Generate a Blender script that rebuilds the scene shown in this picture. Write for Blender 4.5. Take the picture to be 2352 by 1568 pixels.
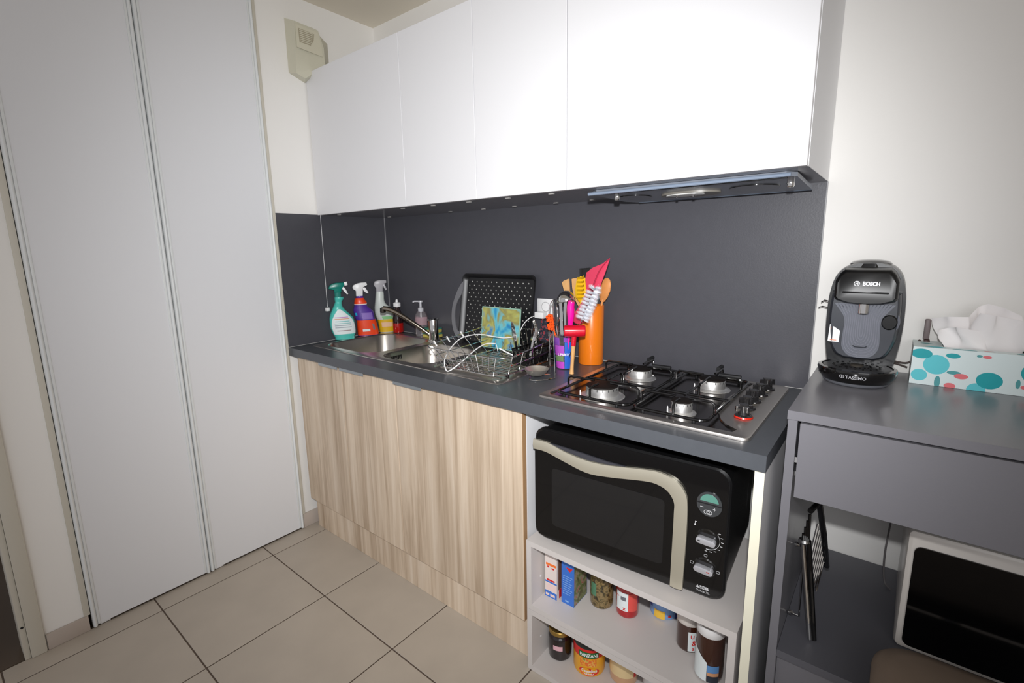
import bpy, bmesh, math, random
from mathutils import Matrix, Vector

random.seed(7)
for o in list(bpy.data.objects):
    bpy.data.objects.remove(o)
SC = bpy.context.scene
COL = SC.collection
PI = math.pi

# ------------------------------------------------------------------ camera
cam_data = bpy.data.cameras.new('camera')
cam_data.sensor_fit = 'HORIZONTAL'
cam_data.sensor_width = 36.0
cam_data.lens = 36.0 * 1110.9 / 2352.0
cam_data.shift_x = 6.89 / 2352.0
cam_data.shift_y = -14.16 / 2352.0
cam_data.clip_start = 0.02
cam = bpy.data.objects.new('camera', cam_data)
COL.objects.link(cam)
CAMP = Vector((2.1634, -1.6496, 1.3329))
cr = Vector((0.78079, 0.62456, -0.01702))
cu = Vector((-0.09802, 0.14935, 0.98391))
cf = Vector((-0.61706, 0.76657, -0.17783))
cam.matrix_world = Matrix(((cr.x, cu.x, -cf.x, CAMP.x), (cr.y, cu.y, -cf.y, CAMP.y),
                           (cr.z, cu.z, -cf.z, CAMP.z), (0, 0, 0, 1)))
SC.camera = cam

# ------------------------------------------------------------------ world, lights, exposure
world = bpy.data.worlds.new('room_ambient')
SC.world = world
world.use_nodes = True
bgn = world.node_tree.nodes['Background']
bgn.inputs[0].default_value = (0.98, 0.96, 1.0, 1)
bgn.inputs[1].default_value = 0.47


def look_rot(src, dst):
    return (Vector(dst) - Vector(src)).to_track_quat('-Z', 'Y').to_euler()


# the flash on the camera, just above the lens
fl = bpy.data.lights.new('camera_flash', 'SPOT')
fl.energy = 132
fl.color = (0.985, 0.99, 1.0)
fl.spot_size = math.radians(102)
fl.spot_blend = 1.0
fl.shadow_soft_size = 0.018
flo = bpy.data.objects.new('camera_flash', fl)
COL.objects.link(flo)
flo.location = CAMP + cu * 0.125 - cf * 0.03
flo.rotation_euler = look_rot(flo.location, (0.96, -0.10, 1.10))

# soft fill panel added behind the camera to lift the room's brightness
fill = bpy.data.lights.new('fill_panel', 'AREA')
fill.shape = 'RECTANGLE'
fill.size = 1.8
fill.size_y = 1.4
fill.energy = 13
fill.color = (0.97, 0.98, 1.0)
fill_o = bpy.data.objects.new('fill_panel', fill)
COL.objects.link(fill_o)
fill_o.location = (3.3, -3.0, 1.7)
fill_o.rotation_euler = look_rot(fill_o.location, (0.9, -0.2, 1.0))

SC.view_settings.view_transform = 'Standard'
SC.view_settings.look = 'None'
SC.view_settings.gamma = 1
SC.view_settings.exposure = 0.0
SC.view_settings.use_curve_mapping = False


# ------------------------------------------------------------------ materials
def s2l(c):
    return tuple(((v / 255.0) / 12.92 if v / 255.0 <= 0.04045 else ((v / 255.0 + 0.055) / 1.055) ** 2.4) for v in c) + (1.0,)


MATS = {}


def mat(name, col, rough=0.5, metal=0.0, spec=0.5, trans=0.0, coat=0.0, ior=1.45, var=0.0, vscale=8.0,
        bump=0.0, bscale=200.0, alpha=1.0, emit=None, aniso=0.0):
    if name in MATS:
        return MATS[name]
    m = bpy.data.materials.new(name)
    m.use_nodes = True
    nt = m.node_tree
    b = nt.nodes['Principled BSDF']
    b.inputs['Base Color'].default_value = s2l(col)
    b.inputs['Roughness'].default_value = rough
    b.inputs['Metallic'].default_value = metal
    b.inputs['Specular IOR Level'].default_value = spec
    b.inputs['IOR'].default_value = ior
    b.inputs['Transmission Weight'].default_value = trans
    b.inputs['Coat Weight'].default_value = coat
    b.inputs['Coat Roughness'].default_value = 0.04
    b.inputs['Alpha'].default_value = alpha
    if emit:
        b.inputs['Emission Color'].default_value = s2l(emit[0])
        b.inputs['Emission Strength'].default_value = emit[1]
    tc = nt.nodes.new('ShaderNodeTexCoord')
    if var > 0:
        n = nt.nodes.new('ShaderNodeTexNoise')
        n.inputs['Scale'].default_value = vscale
        n.inputs['Detail'].default_value = 4
        nt.links.new(tc.outputs['Object'], n.inputs['Vector'])
        mp = nt.nodes.new('ShaderNodeMapRange')
        mp.inputs['From Min'].default_value = 0.3
        mp.inputs['From Max'].default_value = 0.7
        mp.inputs['To Min'].default_value = 1 - var
        mp.inputs['To Max'].default_value = 1 + var
        nt.links.new(n.outputs['Fac'], mp.inputs['Value'])
        hv = nt.nodes.new('ShaderNodeHueSaturation')
        hv.inputs['Color'].default_value = s2l(col)
        nt.links.new(mp.outputs['Result'], hv.inputs['Value'])
        nt.links.new(hv.outputs['Color'], b.inputs['Base Color'])
    if bump > 0:
        n2 = nt.nodes.new('ShaderNodeTexNoise')
        n2.inputs['Scale'].default_value = bscale
        n2.inputs['Detail'].default_value = 3
        nt.links.new(tc.outputs['Object'], n2.inputs['Vector'])
        bp = nt.nodes.new('ShaderNodeBump')
        bp.inputs['Strength'].default_value = bump
        bp.inputs['Distance'].default_value = 0.002
        nt.links.new(n2.outputs['Fac'], bp.inputs['Height'])
        nt.links.new(bp.outputs['Normal'], b.inputs['Normal'])
    MATS[name] = m
    return m


def wood_mat(name, c1, c2, c3, rough=0.45):
    """Vertical-grain sonoma oak laminate."""
    m = bpy.data.materials.new(name)
    m.use_nodes = True
    nt = m.node_tree
    b = nt.nodes['Principled BSDF']
    b.inputs['Roughness'].default_value = rough
    tc = nt.nodes.new('ShaderNodeTexCoord')
    mp = nt.nodes.new('ShaderNodeMapping')
    mp.inputs['Scale'].default_value = (26, 26, 1.1)
    nt.links.new(tc.outputs['Object'], mp.inputs['Vector'])
    n = nt.nodes.new('ShaderNodeTexNoise')
    n.inputs['Scale'].default_value = 1.0
    n.inputs['Detail'].default_value = 7
    n.inputs['Roughness'].default_value = 0.62
    n.inputs['Distortion'].default_value = 0.6
    nt.links.new(mp.outputs['Vector'], n.inputs['Vector'])
    mp2 = nt.nodes.new('ShaderNodeMapping')
    mp2.inputs['Scale'].default_value = (5, 5, 0.5)
    nt.links.new(tc.outputs['Object'], mp2.inputs['Vector'])
    n2 = nt.nodes.new('ShaderNodeTexNoise')
    n2.inputs['Scale'].default_value = 1.0
    n2.inputs['Detail'].default_value = 3
    nt.links.new(mp2.outputs['Vector'], n2.inputs['Vector'])
    cr1 = nt.nodes.new('ShaderNodeValToRGB')
    cr1.color_ramp.elements[0].position = 0.30
    cr1.color_ramp.elements[0].color = s2l(c1)
    cr1.color_ramp.elements[1].position = 0.72
    cr1.color_ramp.elements[1].color = s2l(c3)
    e = cr1.color_ramp.elements.new(0.5)
    e.color = s2l(c2)
    nt.links.new(n.outputs['Fac'], cr1.inputs['Fac'])
    cr2 = nt.nodes.new('ShaderNodeValToRGB')
    cr2.color_ramp.elements[0].position = 0.35
    cr2.color_ramp.elements[0].color = (0.80, 0.77, 0.74, 1)
    cr2.color_ramp.elements[1].position = 0.65
    cr2.color_ramp.elements[1].color = (1.1, 1.1, 1.1, 1)
    nt.links.new(n2.outputs['Fac'], cr2.inputs['Fac'])
    mx = nt.nodes.new('ShaderNodeMix')
    mx.data_type = 'RGBA'
    mx.blend_type = 'MULTIPLY'
    mx.inputs[0].default_value = 0.75
    nt.links.new(cr1.outputs['Color'], mx.inputs[6])
    nt.links.new(cr2.outputs['Color'], mx.inputs[7])
    nt.links.new(mx.outputs[2], b.inputs['Base Color'])
    bp = nt.nodes.new('ShaderNodeBump')
    bp.inputs['Strength'].default_value = 0.25
    bp.inputs['Distance'].default_value = 0.001
    nt.links.new(n.outputs['Fac'], bp.inputs['Height'])
    nt.links.new(bp.outputs['Normal'], b.inputs['Normal'])
    MATS[name] = m
    return m


def blotch_mat(name, cols, scale=14.0, rough=0.2, detail=2.0, dist=1.2, seed=0.0):
    """Abstract painterly blotches (flat print)."""
    m = bpy.data.materials.new(name)
    m.use_nodes = True
    nt = m.node_tree
    b = nt.nodes['Principled BSDF']
    b.inputs['Roughness'].default_value = rough
    tc = nt.nodes.new('ShaderNodeTexCoord')
    mp = nt.nodes.new('ShaderNodeMapping')
    mp.inputs['Location'].default_value = (seed, seed * 1.7, seed * 0.3)
    nt.links.new(tc.outputs['Object'], mp.inputs['Vector'])
    n = nt.nodes.new('ShaderNodeTexNoise')
    n.inputs['Scale'].default_value = scale
    n.inputs['Detail'].default_value = detail
    n.inputs['Distortion'].default_value = dist
    nt.links.new(mp.outputs['Vector'], n.inputs['Vector'])
    r = nt.nodes.new('ShaderNodeValToRGB')
    k = len(cols)
    r.color_ramp.elements[0].position = 0.3
    r.color_ramp.elements[0].color = s2l(cols[0])
    r.color_ramp.elements[1].position = 0.7
    r.color_ramp.elements[1].color = s2l(cols[-1])
    for i in range(1, k - 1):
        e = r.color_ramp.elements.new(0.3 + 0.4 * i / (k - 1))
        e.color = s2l(cols[i])
    nt.links.new(n.outputs['Fac'], r.inputs['Fac'])
    nt.links.new(r.outputs['Color'], b.inputs['Base Color'])
    MATS[name] = m
    return m


# ------------------------------------------------------------------ mesh builder
class M:
    def __init__(s):
        s.v = []
        s.f = []
        s.mi = []

    def add(s, vs, fs, mi=0):
        o = len(s.v)
        s.v += [tuple(v) for v in vs]
        s.f += [tuple(i + o for i in f) for f in fs]
        s.mi += [mi] * len(fs)
        return s

    def addbm(s, bm, mi=0):
        bm.verts.ensure_lookup_table()
        bm.verts.index_update()
        s.add([v.co[:] for v in bm.verts], [[v.index for v in f.verts] for f in bm.faces], mi)
        bm.free()
        return s

    def box(s, x0, y0, z0, x1, y1, z1, r=0.0, seg=2, mi=0, mat=None):
        bm = bmesh.new()
        bmesh.ops.create_cube(bm, size=1)
        for v in bm.verts:
            v.co = Vector(((x0 + x1) / 2 + v.co.x * (x1 - x0), (y0 + y1) / 2 + v.co.y * (y1 - y0), (z0 + z1) / 2 + v.co.z * (z1 - z0)))
        if r > 0:
            bmesh.ops.bevel(bm, geom=bm.edges[:], offset=r, segments=seg, affect='EDGES', profile=0.5)
        if mat is not None:
            bmesh.ops.transform(bm, matrix=mat, verts=bm.verts[:])
        return s.addbm(bm, mi)

    def lathe(s, prof, c=(0, 0, 0), seg=24, axis='z', mi=0, sx=1.0, sy=1.0, rot=None):
        vs = []
        fs = []
        n = len(prof)
        for i in range(seg):
            a = 2 * PI * i / seg
            for r, h in prof:
                p = (r * math.cos(a) * sx, r * math.sin(a) * sy, h)
                if axis == 'y':
                    p = (p[0], h, p[1])
                elif axis == 'x':
                    p = (h, p[0], p[1])
                p = Vector(p)
                if rot is not None:
                    p = rot @ p
                vs.append(p + Vector(c))
        for i in range(seg):
            j = (i + 1) % seg
            for k in range(n - 1):
                fs.append((i * n + k, j * n + k, j * n + k + 1, i * n + k + 1))
        return s.add(vs, fs, mi)

    def tube(s, pts, r, seg=8, closed=False, mi=0, caps=True, sm=0):
        pts = [Vector(p) for p in pts]
        if sm:
            pts = catmull(pts, sm, closed)
        n = len(pts)
        rr = r if callable(r) else (lambda t: r)
        vs = []
        prev = None
        for i in range(n):
            if closed:
                t = pts[(i + 1) % n] - pts[i - 1]
            else:
                t = pts[min(i + 1, n - 1)] - pts[max(i - 1, 0)]
            if t.length < 1e-9:
                t = Vector((0, 0, 1))
            t.normalize()
            if prev is None:
                a = Vector((0, 0, 1)) if abs(t.z) < 0.9 else Vector((1, 0, 0))
                u = t.cross(a).normalized()
            else:
                u = prev - t * prev.dot(t)
                if u.length < 1e-6:
                    u = t.orthogonal()
                u.normalize()
            prev = u
            w = t.cross(u)
            R = rr(i / max(1, n - 1))
            for k in range(seg):
                a = 2 * PI * k / seg
                vs.append(pts[i] + (u * math.cos(a) + w * math.sin(a)) * R)
        fs = []
        m = n if closed else n - 1
        for i in range(m):
            j = (i + 1) % n
            for k in range(seg):
                l = (k + 1) % seg
                fs.append((i * seg + k, j * seg + k, j * seg + l, i * seg + l))
        if caps and not closed:
            fs.append(tuple(range(seg))[::-1])
            fs.append(tuple((n - 1) * seg + k for k in range(seg)))
        return s.add(vs, fs, mi)

    def loft(s, loops, cap0=True, cap1=True, mi=0):
        n = len(loops[0])
        vs = [p for l in loops for p in l]
        fs = []
        for i in range(len(loops) - 1):
            for k in range(n):
                l = (k + 1) % n
                fs.append((i * n + k, i * n + l, (i + 1) * n + l, (i + 1) * n + k))
        if cap0:
            fs.append(tuple(range(n))[::-1])
        if cap1:
            fs.append(tuple((len(loops) - 1) * n + k for k in range(n)))
        return s.add(vs, fs, mi)

    def prism(s, poly, fn, t0, t1, mi=0):
        """poly of (a, b); fn(a, b, t) gives the point."""
        return s.loft([[fn(a, b, t0) for a, b in poly], [fn(a, b, t1) for a, b in poly]], mi=mi)

    def fix(s):
        return s

    def xf(s, mat):
        s.v = [tuple(mat @ Vector(v)) for v in s.v]
        return s


def catmull(p, k, closed=False):
    out = []
    n = len(p)
    m = n if closed else n - 1
    for i in range(m):
        if closed:
            a, b, c, d = p[i - 1], p[i], p[(i + 1) % n], p[(i + 2) % n]
        else:
            a, b, c, d = p[max(i - 1, 0)], p[i], p[i + 1], p[min(i + 2, n - 1)]
        for j in range(k):
            t = j / k
            out.append(0.5 * ((2 * b) + (c - a) * t + (2 * a - 5 * b + 4 * c - d) * t * t + (3 * b - a - 3 * c + d) * t ** 3))
    if not closed:
        out.append(p[-1])
    return out


def rrect(x0, y0, x1, y1, r, seg=6):
    o = []
    for cx, cy, a0 in ((x1 - r, y1 - r, 0), (x0 + r, y1 - r, PI / 2), (x0 + r, y0 + r, PI), (x1 - r, y0 + r, 1.5 * PI)):
        for i in range(seg + 1):
            a = a0 + PI / 2 * i / seg
            o.append((cx + r * math.cos(a), cy + r * math.sin(a)))
    return o


def ell(cx, cy, rx, ry, n=20, a0=0.0, a1=2 * PI):
    k = n if abs(a1 - a0 - 2 * PI) < 1e-6 else n - 1
    return [(cx + rx * math.cos(a0 + (a1 - a0) * i / k), cy + ry * math.sin(a0 + (a1 - a0) * i / k)) for i in range(n)]


def text_mesh(txt, h, bold=0.0, spacing=1.0):
    """flat 2D mesh of the words, left aligned with the baseline at 0, capital height h"""
    c = bpy.data.curves.new('lettering', 'FONT')
    c.body = txt
    c.size = h / 0.69
    c.offset = bold * h
    c.space_character = spacing
    c.resolution_u = 3
    ob = bpy.data.objects.new('lettering', c)
    COL.objects.link(ob)
    bpy.context.view_layer.update()
    dg = bpy.context.evaluated_depsgraph_get()
    me = ob.evaluated_get(dg).to_mesh()
    vs = [(v.co.x, v.co.y) for v in me.vertices]
    fs = [tuple(p.vertices) for p in me.polygons]
    ob.evaluated_get(dg).to_mesh_clear()
    bpy.data.objects.remove(ob)
    bpy.data.curves.remove(c)
    w = max(v[0] for v in vs) if vs else 0
    return vs, fs, w


def put_text(mb, txt, h, fn, bold=0.0, mi=0, width=None, center=True, spacing=1.0):
    vs, fs, w = text_mesh(txt, h, bold, spacing)
    k = 1.0 if width is None else width / w
    ox = -w * k / 2 if center else 0
    mb.add([fn(x * k + ox, y) for x, y in vs], fs, mi)


# ------------------------------------------------------------------ objects
ROOTM = {}


def setp(o, label=None, cat=None, group=None, kind=None):
    if label:
        o['label'] = label
    if cat:
        o['category'] = cat
    if group:
        o['group'] = group
    if kind:
        o['kind'] = kind


def thing(name, label, cat, loc=(0, 0, 0), rz=0.0, group=None):
    o = bpy.data.objects.new(name, None)
    COL.objects.link(o)
    o.empty_display_size = 0.05
    o.location = loc
    o.rotation_euler = (0, 0, rz)
    setp(o, label, cat, group)
    ROOTM[o.name] = Matrix.Translation(Vector(loc)) @ Matrix.Rotation(rz, 4, 'Z')
    return o


def obj(name, mb, mats, parent=None, smooth=35, label=None, cat=None, group=None, kind=None, local=False, dbl=False):
    if not isinstance(mats, (list, tuple)):
        mats = [mats]
    me = bpy.data.meshes.new(name)
    vs = mb.v
    if parent is not None:
        Mx = ROOTM[parent.name]
        if not local:
            inv = Mx.inverted()
            vs = [tuple(inv @ Vector(v)) for v in vs]
        loc = Vector((0, 0, 0))
    else:
        xs = [v[0] for v in vs]
        ys = [v[1] for v in vs]
        zs = [v[2] for v in vs]
        loc = Vector(((min(xs) + max(xs)) / 2, (min(ys) + max(ys)) / 2, min(zs)))
        vs = [(v[0] - loc.x, v[1] - loc.y, v[2] - loc.z) for v in vs]
        Mx = Matrix.Translation(loc)
    me.from_pydata(vs, [], mb.f)
    for m in mats:
        me.materials.append(m)
    if len(mats) > 1:
        me.polygons.foreach_set('material_index', mb.mi)
    bm = bmesh.new()
    bm.from_mesh(me)
    if dbl:
        bmesh.ops.remove_doubles(bm, verts=bm.verts[:], dist=1e-5)
    bmesh.ops.recalc_face_normals(bm, faces=bm.faces[:])
    bm.to_mesh(me)
    bm.free()
    me.update()
    if smooth:
        for p in me.polygons:
            p.use_smooth = True
        me.set_sharp_from_angle(angle=math.radians(smooth))
    o = bpy.data.objects.new(name, me)
    COL.objects.link(o)
    if parent is not None:
        o.parent = parent
    else:
        o.location = loc
    ROOTM[o.name] = Mx
    setp(o, label, cat, group, kind)
    return o
# ------------------------------------------------------------------ palette
white_wall = mat('white_painted_wall', (240, 238, 234), 0.75, bump=0.08, bscale=120)
ceil_m = mat('white_ceiling_paint', (228, 220, 204), 0.85)
white_lam = mat('white_laminate', (228, 228, 230), 0.38, bump=0.03, bscale=300)
white_edge = mat('white_edge_band', (215, 213, 205), 0.4)
ivory_edge = mat('ivory_edge_band', (240, 236, 214), 0.45)
closet_m = mat('closet_panel_white', (226, 227, 230), 0.42, bump=0.12, bscale=60)
closet_prof = mat('closet_white_profile', (226, 229, 229), 0.35)
jamb_m = mat('cream_jamb_paint', (206, 201, 188), 0.5)
tile_m = mat('greige_floor_tile', (184, 174, 161), 0.42, var=0.05, vscale=6, bump=0.05, bscale=80)
skirt_m = mat('greige_skirting_tile', (186, 174, 164), 0.45, var=0.04, vscale=10)
grout_m = mat('dark_grout', (98, 84, 74), 0.9)
dark_lam = mat('anthracite_laminate', (72, 72, 78), 0.42, bump=0.10, bscale=260, var=0.03, vscale=30)
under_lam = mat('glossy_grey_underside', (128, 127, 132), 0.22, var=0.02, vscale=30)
top_lam = mat('anthracite_worktop', (78, 81, 86), 0.30, bump=0.06, bscale=260, var=0.03, vscale=40)
seam_m = mat('pale_seam', (150, 150, 152), 0.4)
oak = wood_mat('sonoma_oak', (176, 154, 130), (212, 193, 170), (234, 219, 200))
oak_edge = mat('oak_edge_band', (168, 132, 96), 0.5)
alu = mat('brushed_aluminium', (168, 176, 182), 0.35, 0.8)
steel = mat('stainless_steel', (214, 209, 203), 0.30, 1.0, bump=0.02, bscale=400)
steel_bowl = mat('brushed_stainless_bowl', (196, 190, 182), 0.27, 1.0, bump=0.03, bscale=300)
chrome = mat('chrome', (225, 224, 222), 0.06, 1.0)
blackgloss = mat('black_enamel', (14, 13, 13), 0.12, coat=0.6)
blackplastic = mat('black_plastic', (12, 12, 13), 0.25)
blackmatt = mat('black_matt', (22, 22, 24), 0.55)
desk_m = mat('grey_desk_laminate', (117, 116, 121), 0.25, bump=0.05, bscale=300)
desk_dark = mat('dark_grey_shelf_laminate', (92, 92, 98), 0.4)
white_plastic = mat('white_plastic', (236, 236, 236), 0.35)
cream_plastic = mat('cream_plastic', (206, 203, 184), 0.45)

# ------------------------------------------------------------------ floor with its tiles
T = 0.4207
X1, Y1 = 0.1023, -0.7969
fb = M().box(-1.0, -2.45, -0.06, 3.9, 0.12, -0.0025)
floor = obj('floor', fb, grout_m, kind='structure', smooth=0)
g = 0.0022
xs = [0.0, X1] + [X1 + T * k for k in range(1, 10)]
ys = [-0.004, Y1 + T] + [Y1 - T * k for k in range(0, 4)]
tile_meshes = {}
for i in range(len(xs) - 1):
    for j in range(len(ys) - 1):
        x0, x1 = xs[i] + g, xs[i + 1] - g
        y1, y0 = ys[j] - g, ys[j + 1] + g
        if x1 - x0 < 0.02:
            continue
        key = (round(x1 - x0, 4), round(y1 - y0, 4))
        if key not in tile_meshes:
            t = obj('tile', M().box(-key[0] / 2, -key[1] / 2, -0.0025, key[0] / 2, key[1] / 2, 0, r=0.0012, seg=1), tile_m, parent=floor, local=True, smooth=0)
            tile_meshes[key] = t
        else:
            t = tile_meshes[key].copy()
            COL.objects.link(t)
            t.parent = floor
        t.location = Vector(((x0 + x1) / 2, (y0 + y1) / 2, random.uniform(-0.0003, 0.0))) - floor.location
# dark floor of the passage beyond the doorway
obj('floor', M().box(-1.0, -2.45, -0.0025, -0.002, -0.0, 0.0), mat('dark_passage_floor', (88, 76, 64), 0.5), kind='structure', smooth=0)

# ------------------------------------------------------------------ walls and ceiling
HC = 2.4184
WB = M()
WB.box(-0.12, 0.0, -0.05, 3.9, 0.12, HC + 0.05)
obj('wall_back', WB, white_wall, kind='structure', smooth=0)
WL = M()
WL.box(-0.12, -0.585, -0.05, 0.0, 0.0, HC)                 # beside the kitchen units
WL.box(-0.12, -1.527, -0.05, 0.0, -1.423, HC)              # pier between closet and doorway
WL.box(-0.12, -2.45, 2.1, 0.0, -1.527, HC)                # over the doorway
obj('wall_left', WL, white_wall, kind='structure', smooth=0)
CL = M()
CL.box(-0.62, -1.423, 0, -0.60, -0.585, HC).box(-0.62, -1.44, 0, -0.12, -1.423, HC).box(-0.62, -0.585, 0, -0.12, -0.57, HC)
obj('wall_closet', CL, blackmatt, kind='structure', smooth=0)
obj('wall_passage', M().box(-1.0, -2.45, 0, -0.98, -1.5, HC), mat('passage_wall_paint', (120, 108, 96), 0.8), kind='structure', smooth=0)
obj('ceiling', M().box(-1.0, -2.45, HC, 3.9, 0.12, HC + 0.08), ceil_m, kind='structure', smooth=0)
obj('wall_right', M().box(3.8, -2.45, 0, 3.9, 0.0, HC), white_wall, kind='structure', smooth=0)

# skirtings
sk = obj('baseboard_left', M().box(0.0005, -0.597, 0.0, 0.010, -0.06, 0.071, r=0.002), skirt_m, kind='structure')
obj('baseboard_left', M().box(0.0005, -1.524, 0.0, 0.010, -1.412, 0.058, r=0.002), skirt_m, kind='structure')

# doorway casing
tr = M()
tr.box(0.0, -1.566, 0.0, 0.012, -1.527, 2.12, r=0.002).box(0.0, -2.45, 2.08, 0.012, -1.566, 2.12, r=0.002)
tri = obj('trim_1', tr, jamb_m, kind='structure')
obj('door_stop', M().box(-0.11, -1.582, 0.0, 0.006, -1.5665, 2.08, r=0.002), jamb_m, parent=tri)
obj('strike_plate', M().lathe([(0, 0), (0.004, 0), (0.004, 0.0015), (0, 0.0015)], (0.006, -1.574, 0.12), 10, 'x'), blackmatt, parent=tri)

# ------------------------------------------------------------------ closet with two folding doors
frame = M()
frame.box(-0.02, -1.423, 0.058, 0.006, -1.4055, HC - 0.001, r=0.001)
frame.box(-0.02, -0.598, 0.0, 0.006, -0.5855, HC - 0.001, r=0.001)
obj('trim_2', frame, jamb_m, kind='structure')


def closet_door(n, y0, y1):
    d = obj('door_%d' % n, M().box(-0.004, y0 + 0.011, 0.009, 0.009, y1 - 0.011, HC - 0.004), closet_m, kind='structure', smooth=0)
    for a, b in ((y0, y0 + 0.013), (y1 - 0.013, y1)):
        c = (a + b) / 2
        h = (b - a) / 2
        prof = [(c + h * math.cos(t), 0.006 + 0.010 * math.sin(t)) for t in [PI * i / 8 for i in range(9)]] + [(a, -0.008), (b, -0.008)]
        st = M().loft([[(x, y, z) for y, x in prof] for z in (0.006, HC - 0.003)])
        obj('stile', st, closet_prof, parent=d)
    for a, b in ((y0 + 0.0135, y0 + 0.021), (y1 - 0.021, y1 - 0.0135)):
        obj('bead', M().box(0.0085, a, 0.010, 0.0115, b, HC - 0.004, r=0.0008), closet_prof, parent=d)
    obj('floor_guide', M().box(-0.012, y0 + 0.02, 0.0015, 0.004, y0 + 0.05, 0.010, r=0.001), white_plastic, parent=d)


closet_door(1, -1.4035, -1.0175)
closet_door(2, -1.0145, -0.600)

# ------------------------------------------------------------------ dark splashback
spl = thing('splashback', 'dark anthracite splashback lining back wall between worktop and wall cabinets', 'splashback', (0.99, -0.003, 0.9))
obj('back_panel', M().box(0.006, -0.005, 0.901, 1.983, -0.0005, 1.499), dark_lam, parent=spl, smooth=0)
obj('side_panel', M().box(0.0005, -0.592, 0.901, 0.005, -0.0055, 1.501), dark_lam, parent=spl, smooth=0)
obj('corner_seam', M().box(0.005, -0.0085, 0.901, 0.0085, -0.005, 1.499), seam_m, parent=spl, smooth=0, label='thin pale joint line in the corner')
obj('edge_strip', M().box(1.983, -0.006, 0.901, 1.986, -0.0005, 1.499), seam_m, parent=spl, smooth=0)

# ------------------------------------------------------------------ wall cabinets
wc = [(0.006, 0.6465), (0.6475, 1.0155), (1.0165, 1.373), (1.374, 1.985)]
wl = ['leftmost white wall cabinet, beside the ventilation outlet above the sink',
      'narrow white wall cabinet, second from the left above the dish rack',
      'narrow white wall cabinet just left of the wide cooker hood cabinet',
      'wide white wall cabinet at the right end holding the cooker hood']
for (x0, x1), lb in zip(wc, wl):
    hood = x0 > 1.3
    c = thing('wall_cabinet', lb, 'cabinet', ((x0 + x1) / 2, -0.19, 1.5), group='white wall cabinets')
    b = M()
    t = 0.016
    b.box(x0, -0.366, 1.500, x0 + t, -0.001, 2.115).box(x1 - t, -0.366, 1.500, x1, -0.001, 2.115)
    b.box(x0 + t, -0.366, 2.099, x1 - t, -0.001, 2.115).box(x0 + t, -0.012, 1.516, x1 - t, -0.001, 2.099)
    obj('body', b, white_lam, parent=c, smooth=0)
    obj('bottom_panel', M().box(x0, -0.3665, 1.4985, x1, -0.001, 1.4999), under_lam, parent=c, smooth=0, label='dark underside panel')
    obj('door', M().box(x0 + 0.0008, -0.3864, 1.4985, x1 - 0.0008, -0.3675, 2.1145, r=0.0008, seg=1), white_lam, parent=c)
    if not hood:
        for cx, cy in ((x0 + 0.09, -0.33), (x0 + 0.10, -0.05), (x1 - 0.10, -0.05), (x1 - 0.09, -0.33)):
            obj('mounting_clip', M().box(cx - 0.009, cy - 0.005, 1.4965, cx + 0.009, cy + 0.005, 1.4995, r=0.001), mat('clip_grey', (176, 174, 170), 0.4), parent=c, label='small pale clip')
# pull cord of the light under the cabinets
pc = thing('pull_cord', 'white pull cord with cube knob hanging by the left splashback', 'cord', (0.014, -0.388, 1.05))
obj('cord', M().tube([(0.016, -0.378, 1.499), (0.018, -0.381, 1.30), (0.020, -0.384, 1.066)], 0.0011, 6), white_plastic, parent=pc)
obj('knob', M().box(0.012, -0.394, 1.046, 0.028, -0.376, 1.064, r=0.003), white_plastic, parent=pc)

# ------------------------------------------------------------------ cooker hood under the right cabinet
hd = thing('cooker_hood', 'slim grey cooker hood set under the right wall cabinet', 'cooker hood', (1.67, -0.18, 1.46))
hz = lambda y: 1.4975 + (-0.315 - y) * 0.045
hp = M()
poly = [(1.412, -0.300), (1.437, -0.322), (1.935, -0.322), (1.955, -0.30), (1.955, -0.055), (1.455, -0.055), (1.425, -0.10)]
hp.prism(poly, lambda a, b, t: (a, b, hz(b) + t), -0.010, 0.0)
obj('visor', hp, mat('smoky_grey_visor', (136, 142, 152), 0.2, metal=0.3), parent=hd, smooth=0)
obj('front_lip', M().tube([(1.412, -0.324, 1.487), (1.945, -0.324, 1.490)], 0.0048, 10), mat('pale_grey_lip', (150, 164, 184), 0.2, 0.3), parent=hd)
obj('back_lip', M().tube([(1.455, -0.056, 1.478), (1.955, -0.056, 1.478)], 0.0035, 8), mat('pale_grey_lip2', (120, 132, 148), 0.2, 0.3), parent=hd)
obj('edge_channel', M().box(1.440, -0.308, 1.4842, 1.935, -0.300, 1.4875, r=0.001), blackmatt, parent=hd)


def disc_under(cx, cy, rx, ry, z0, z1):
    return M().prism(ell(cx, cy, rx, ry, 28), lambda a, b, t: (a, b, hz(b) + t), z0, z1)


hl = obj('lamp_housing', disc_under(1.665, -0.175, 0.085, 0.048, -0.015, -0.0095), mat('hood_lamp_housing', (120, 116, 108), 0.35), parent=hd)
obj('lamp_glass', disc_under(1.655, -0.19, 0.055, 0.024, -0.0175, -0.0148), mat('hood_lamp_glass', (214, 214, 210), 0.2), parent=hl)
for lx in (1.632, 1.680):
    obj('lamp_screw', M().lathe([(0, -0.004), (0.004, -0.004), (0.004, 0.001)], (lx, -0.19, 1.4735), 10), chrome, parent=hl)
obj('filter_recess', disc_under(1.500, -0.185, 0.050, 0.050, -0.0125, -0.0095), blackgloss, parent=hd)
obj('filter_recess', disc_under(1.838, -0.185, 0.062, 0.052, -0.0125, -0.0095), blackgloss, parent=hd)
for kx, ky in ((1.462, -0.235), (1.928, -0.215)):
    obj('knob', M().lathe([(0, -0.013), (0.007, -0.013), (0.009, -0.010), (0.009, 0.0), (0.0, 0.0)], (kx, ky, 1.484), 14), chrome, parent=hd)

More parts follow.
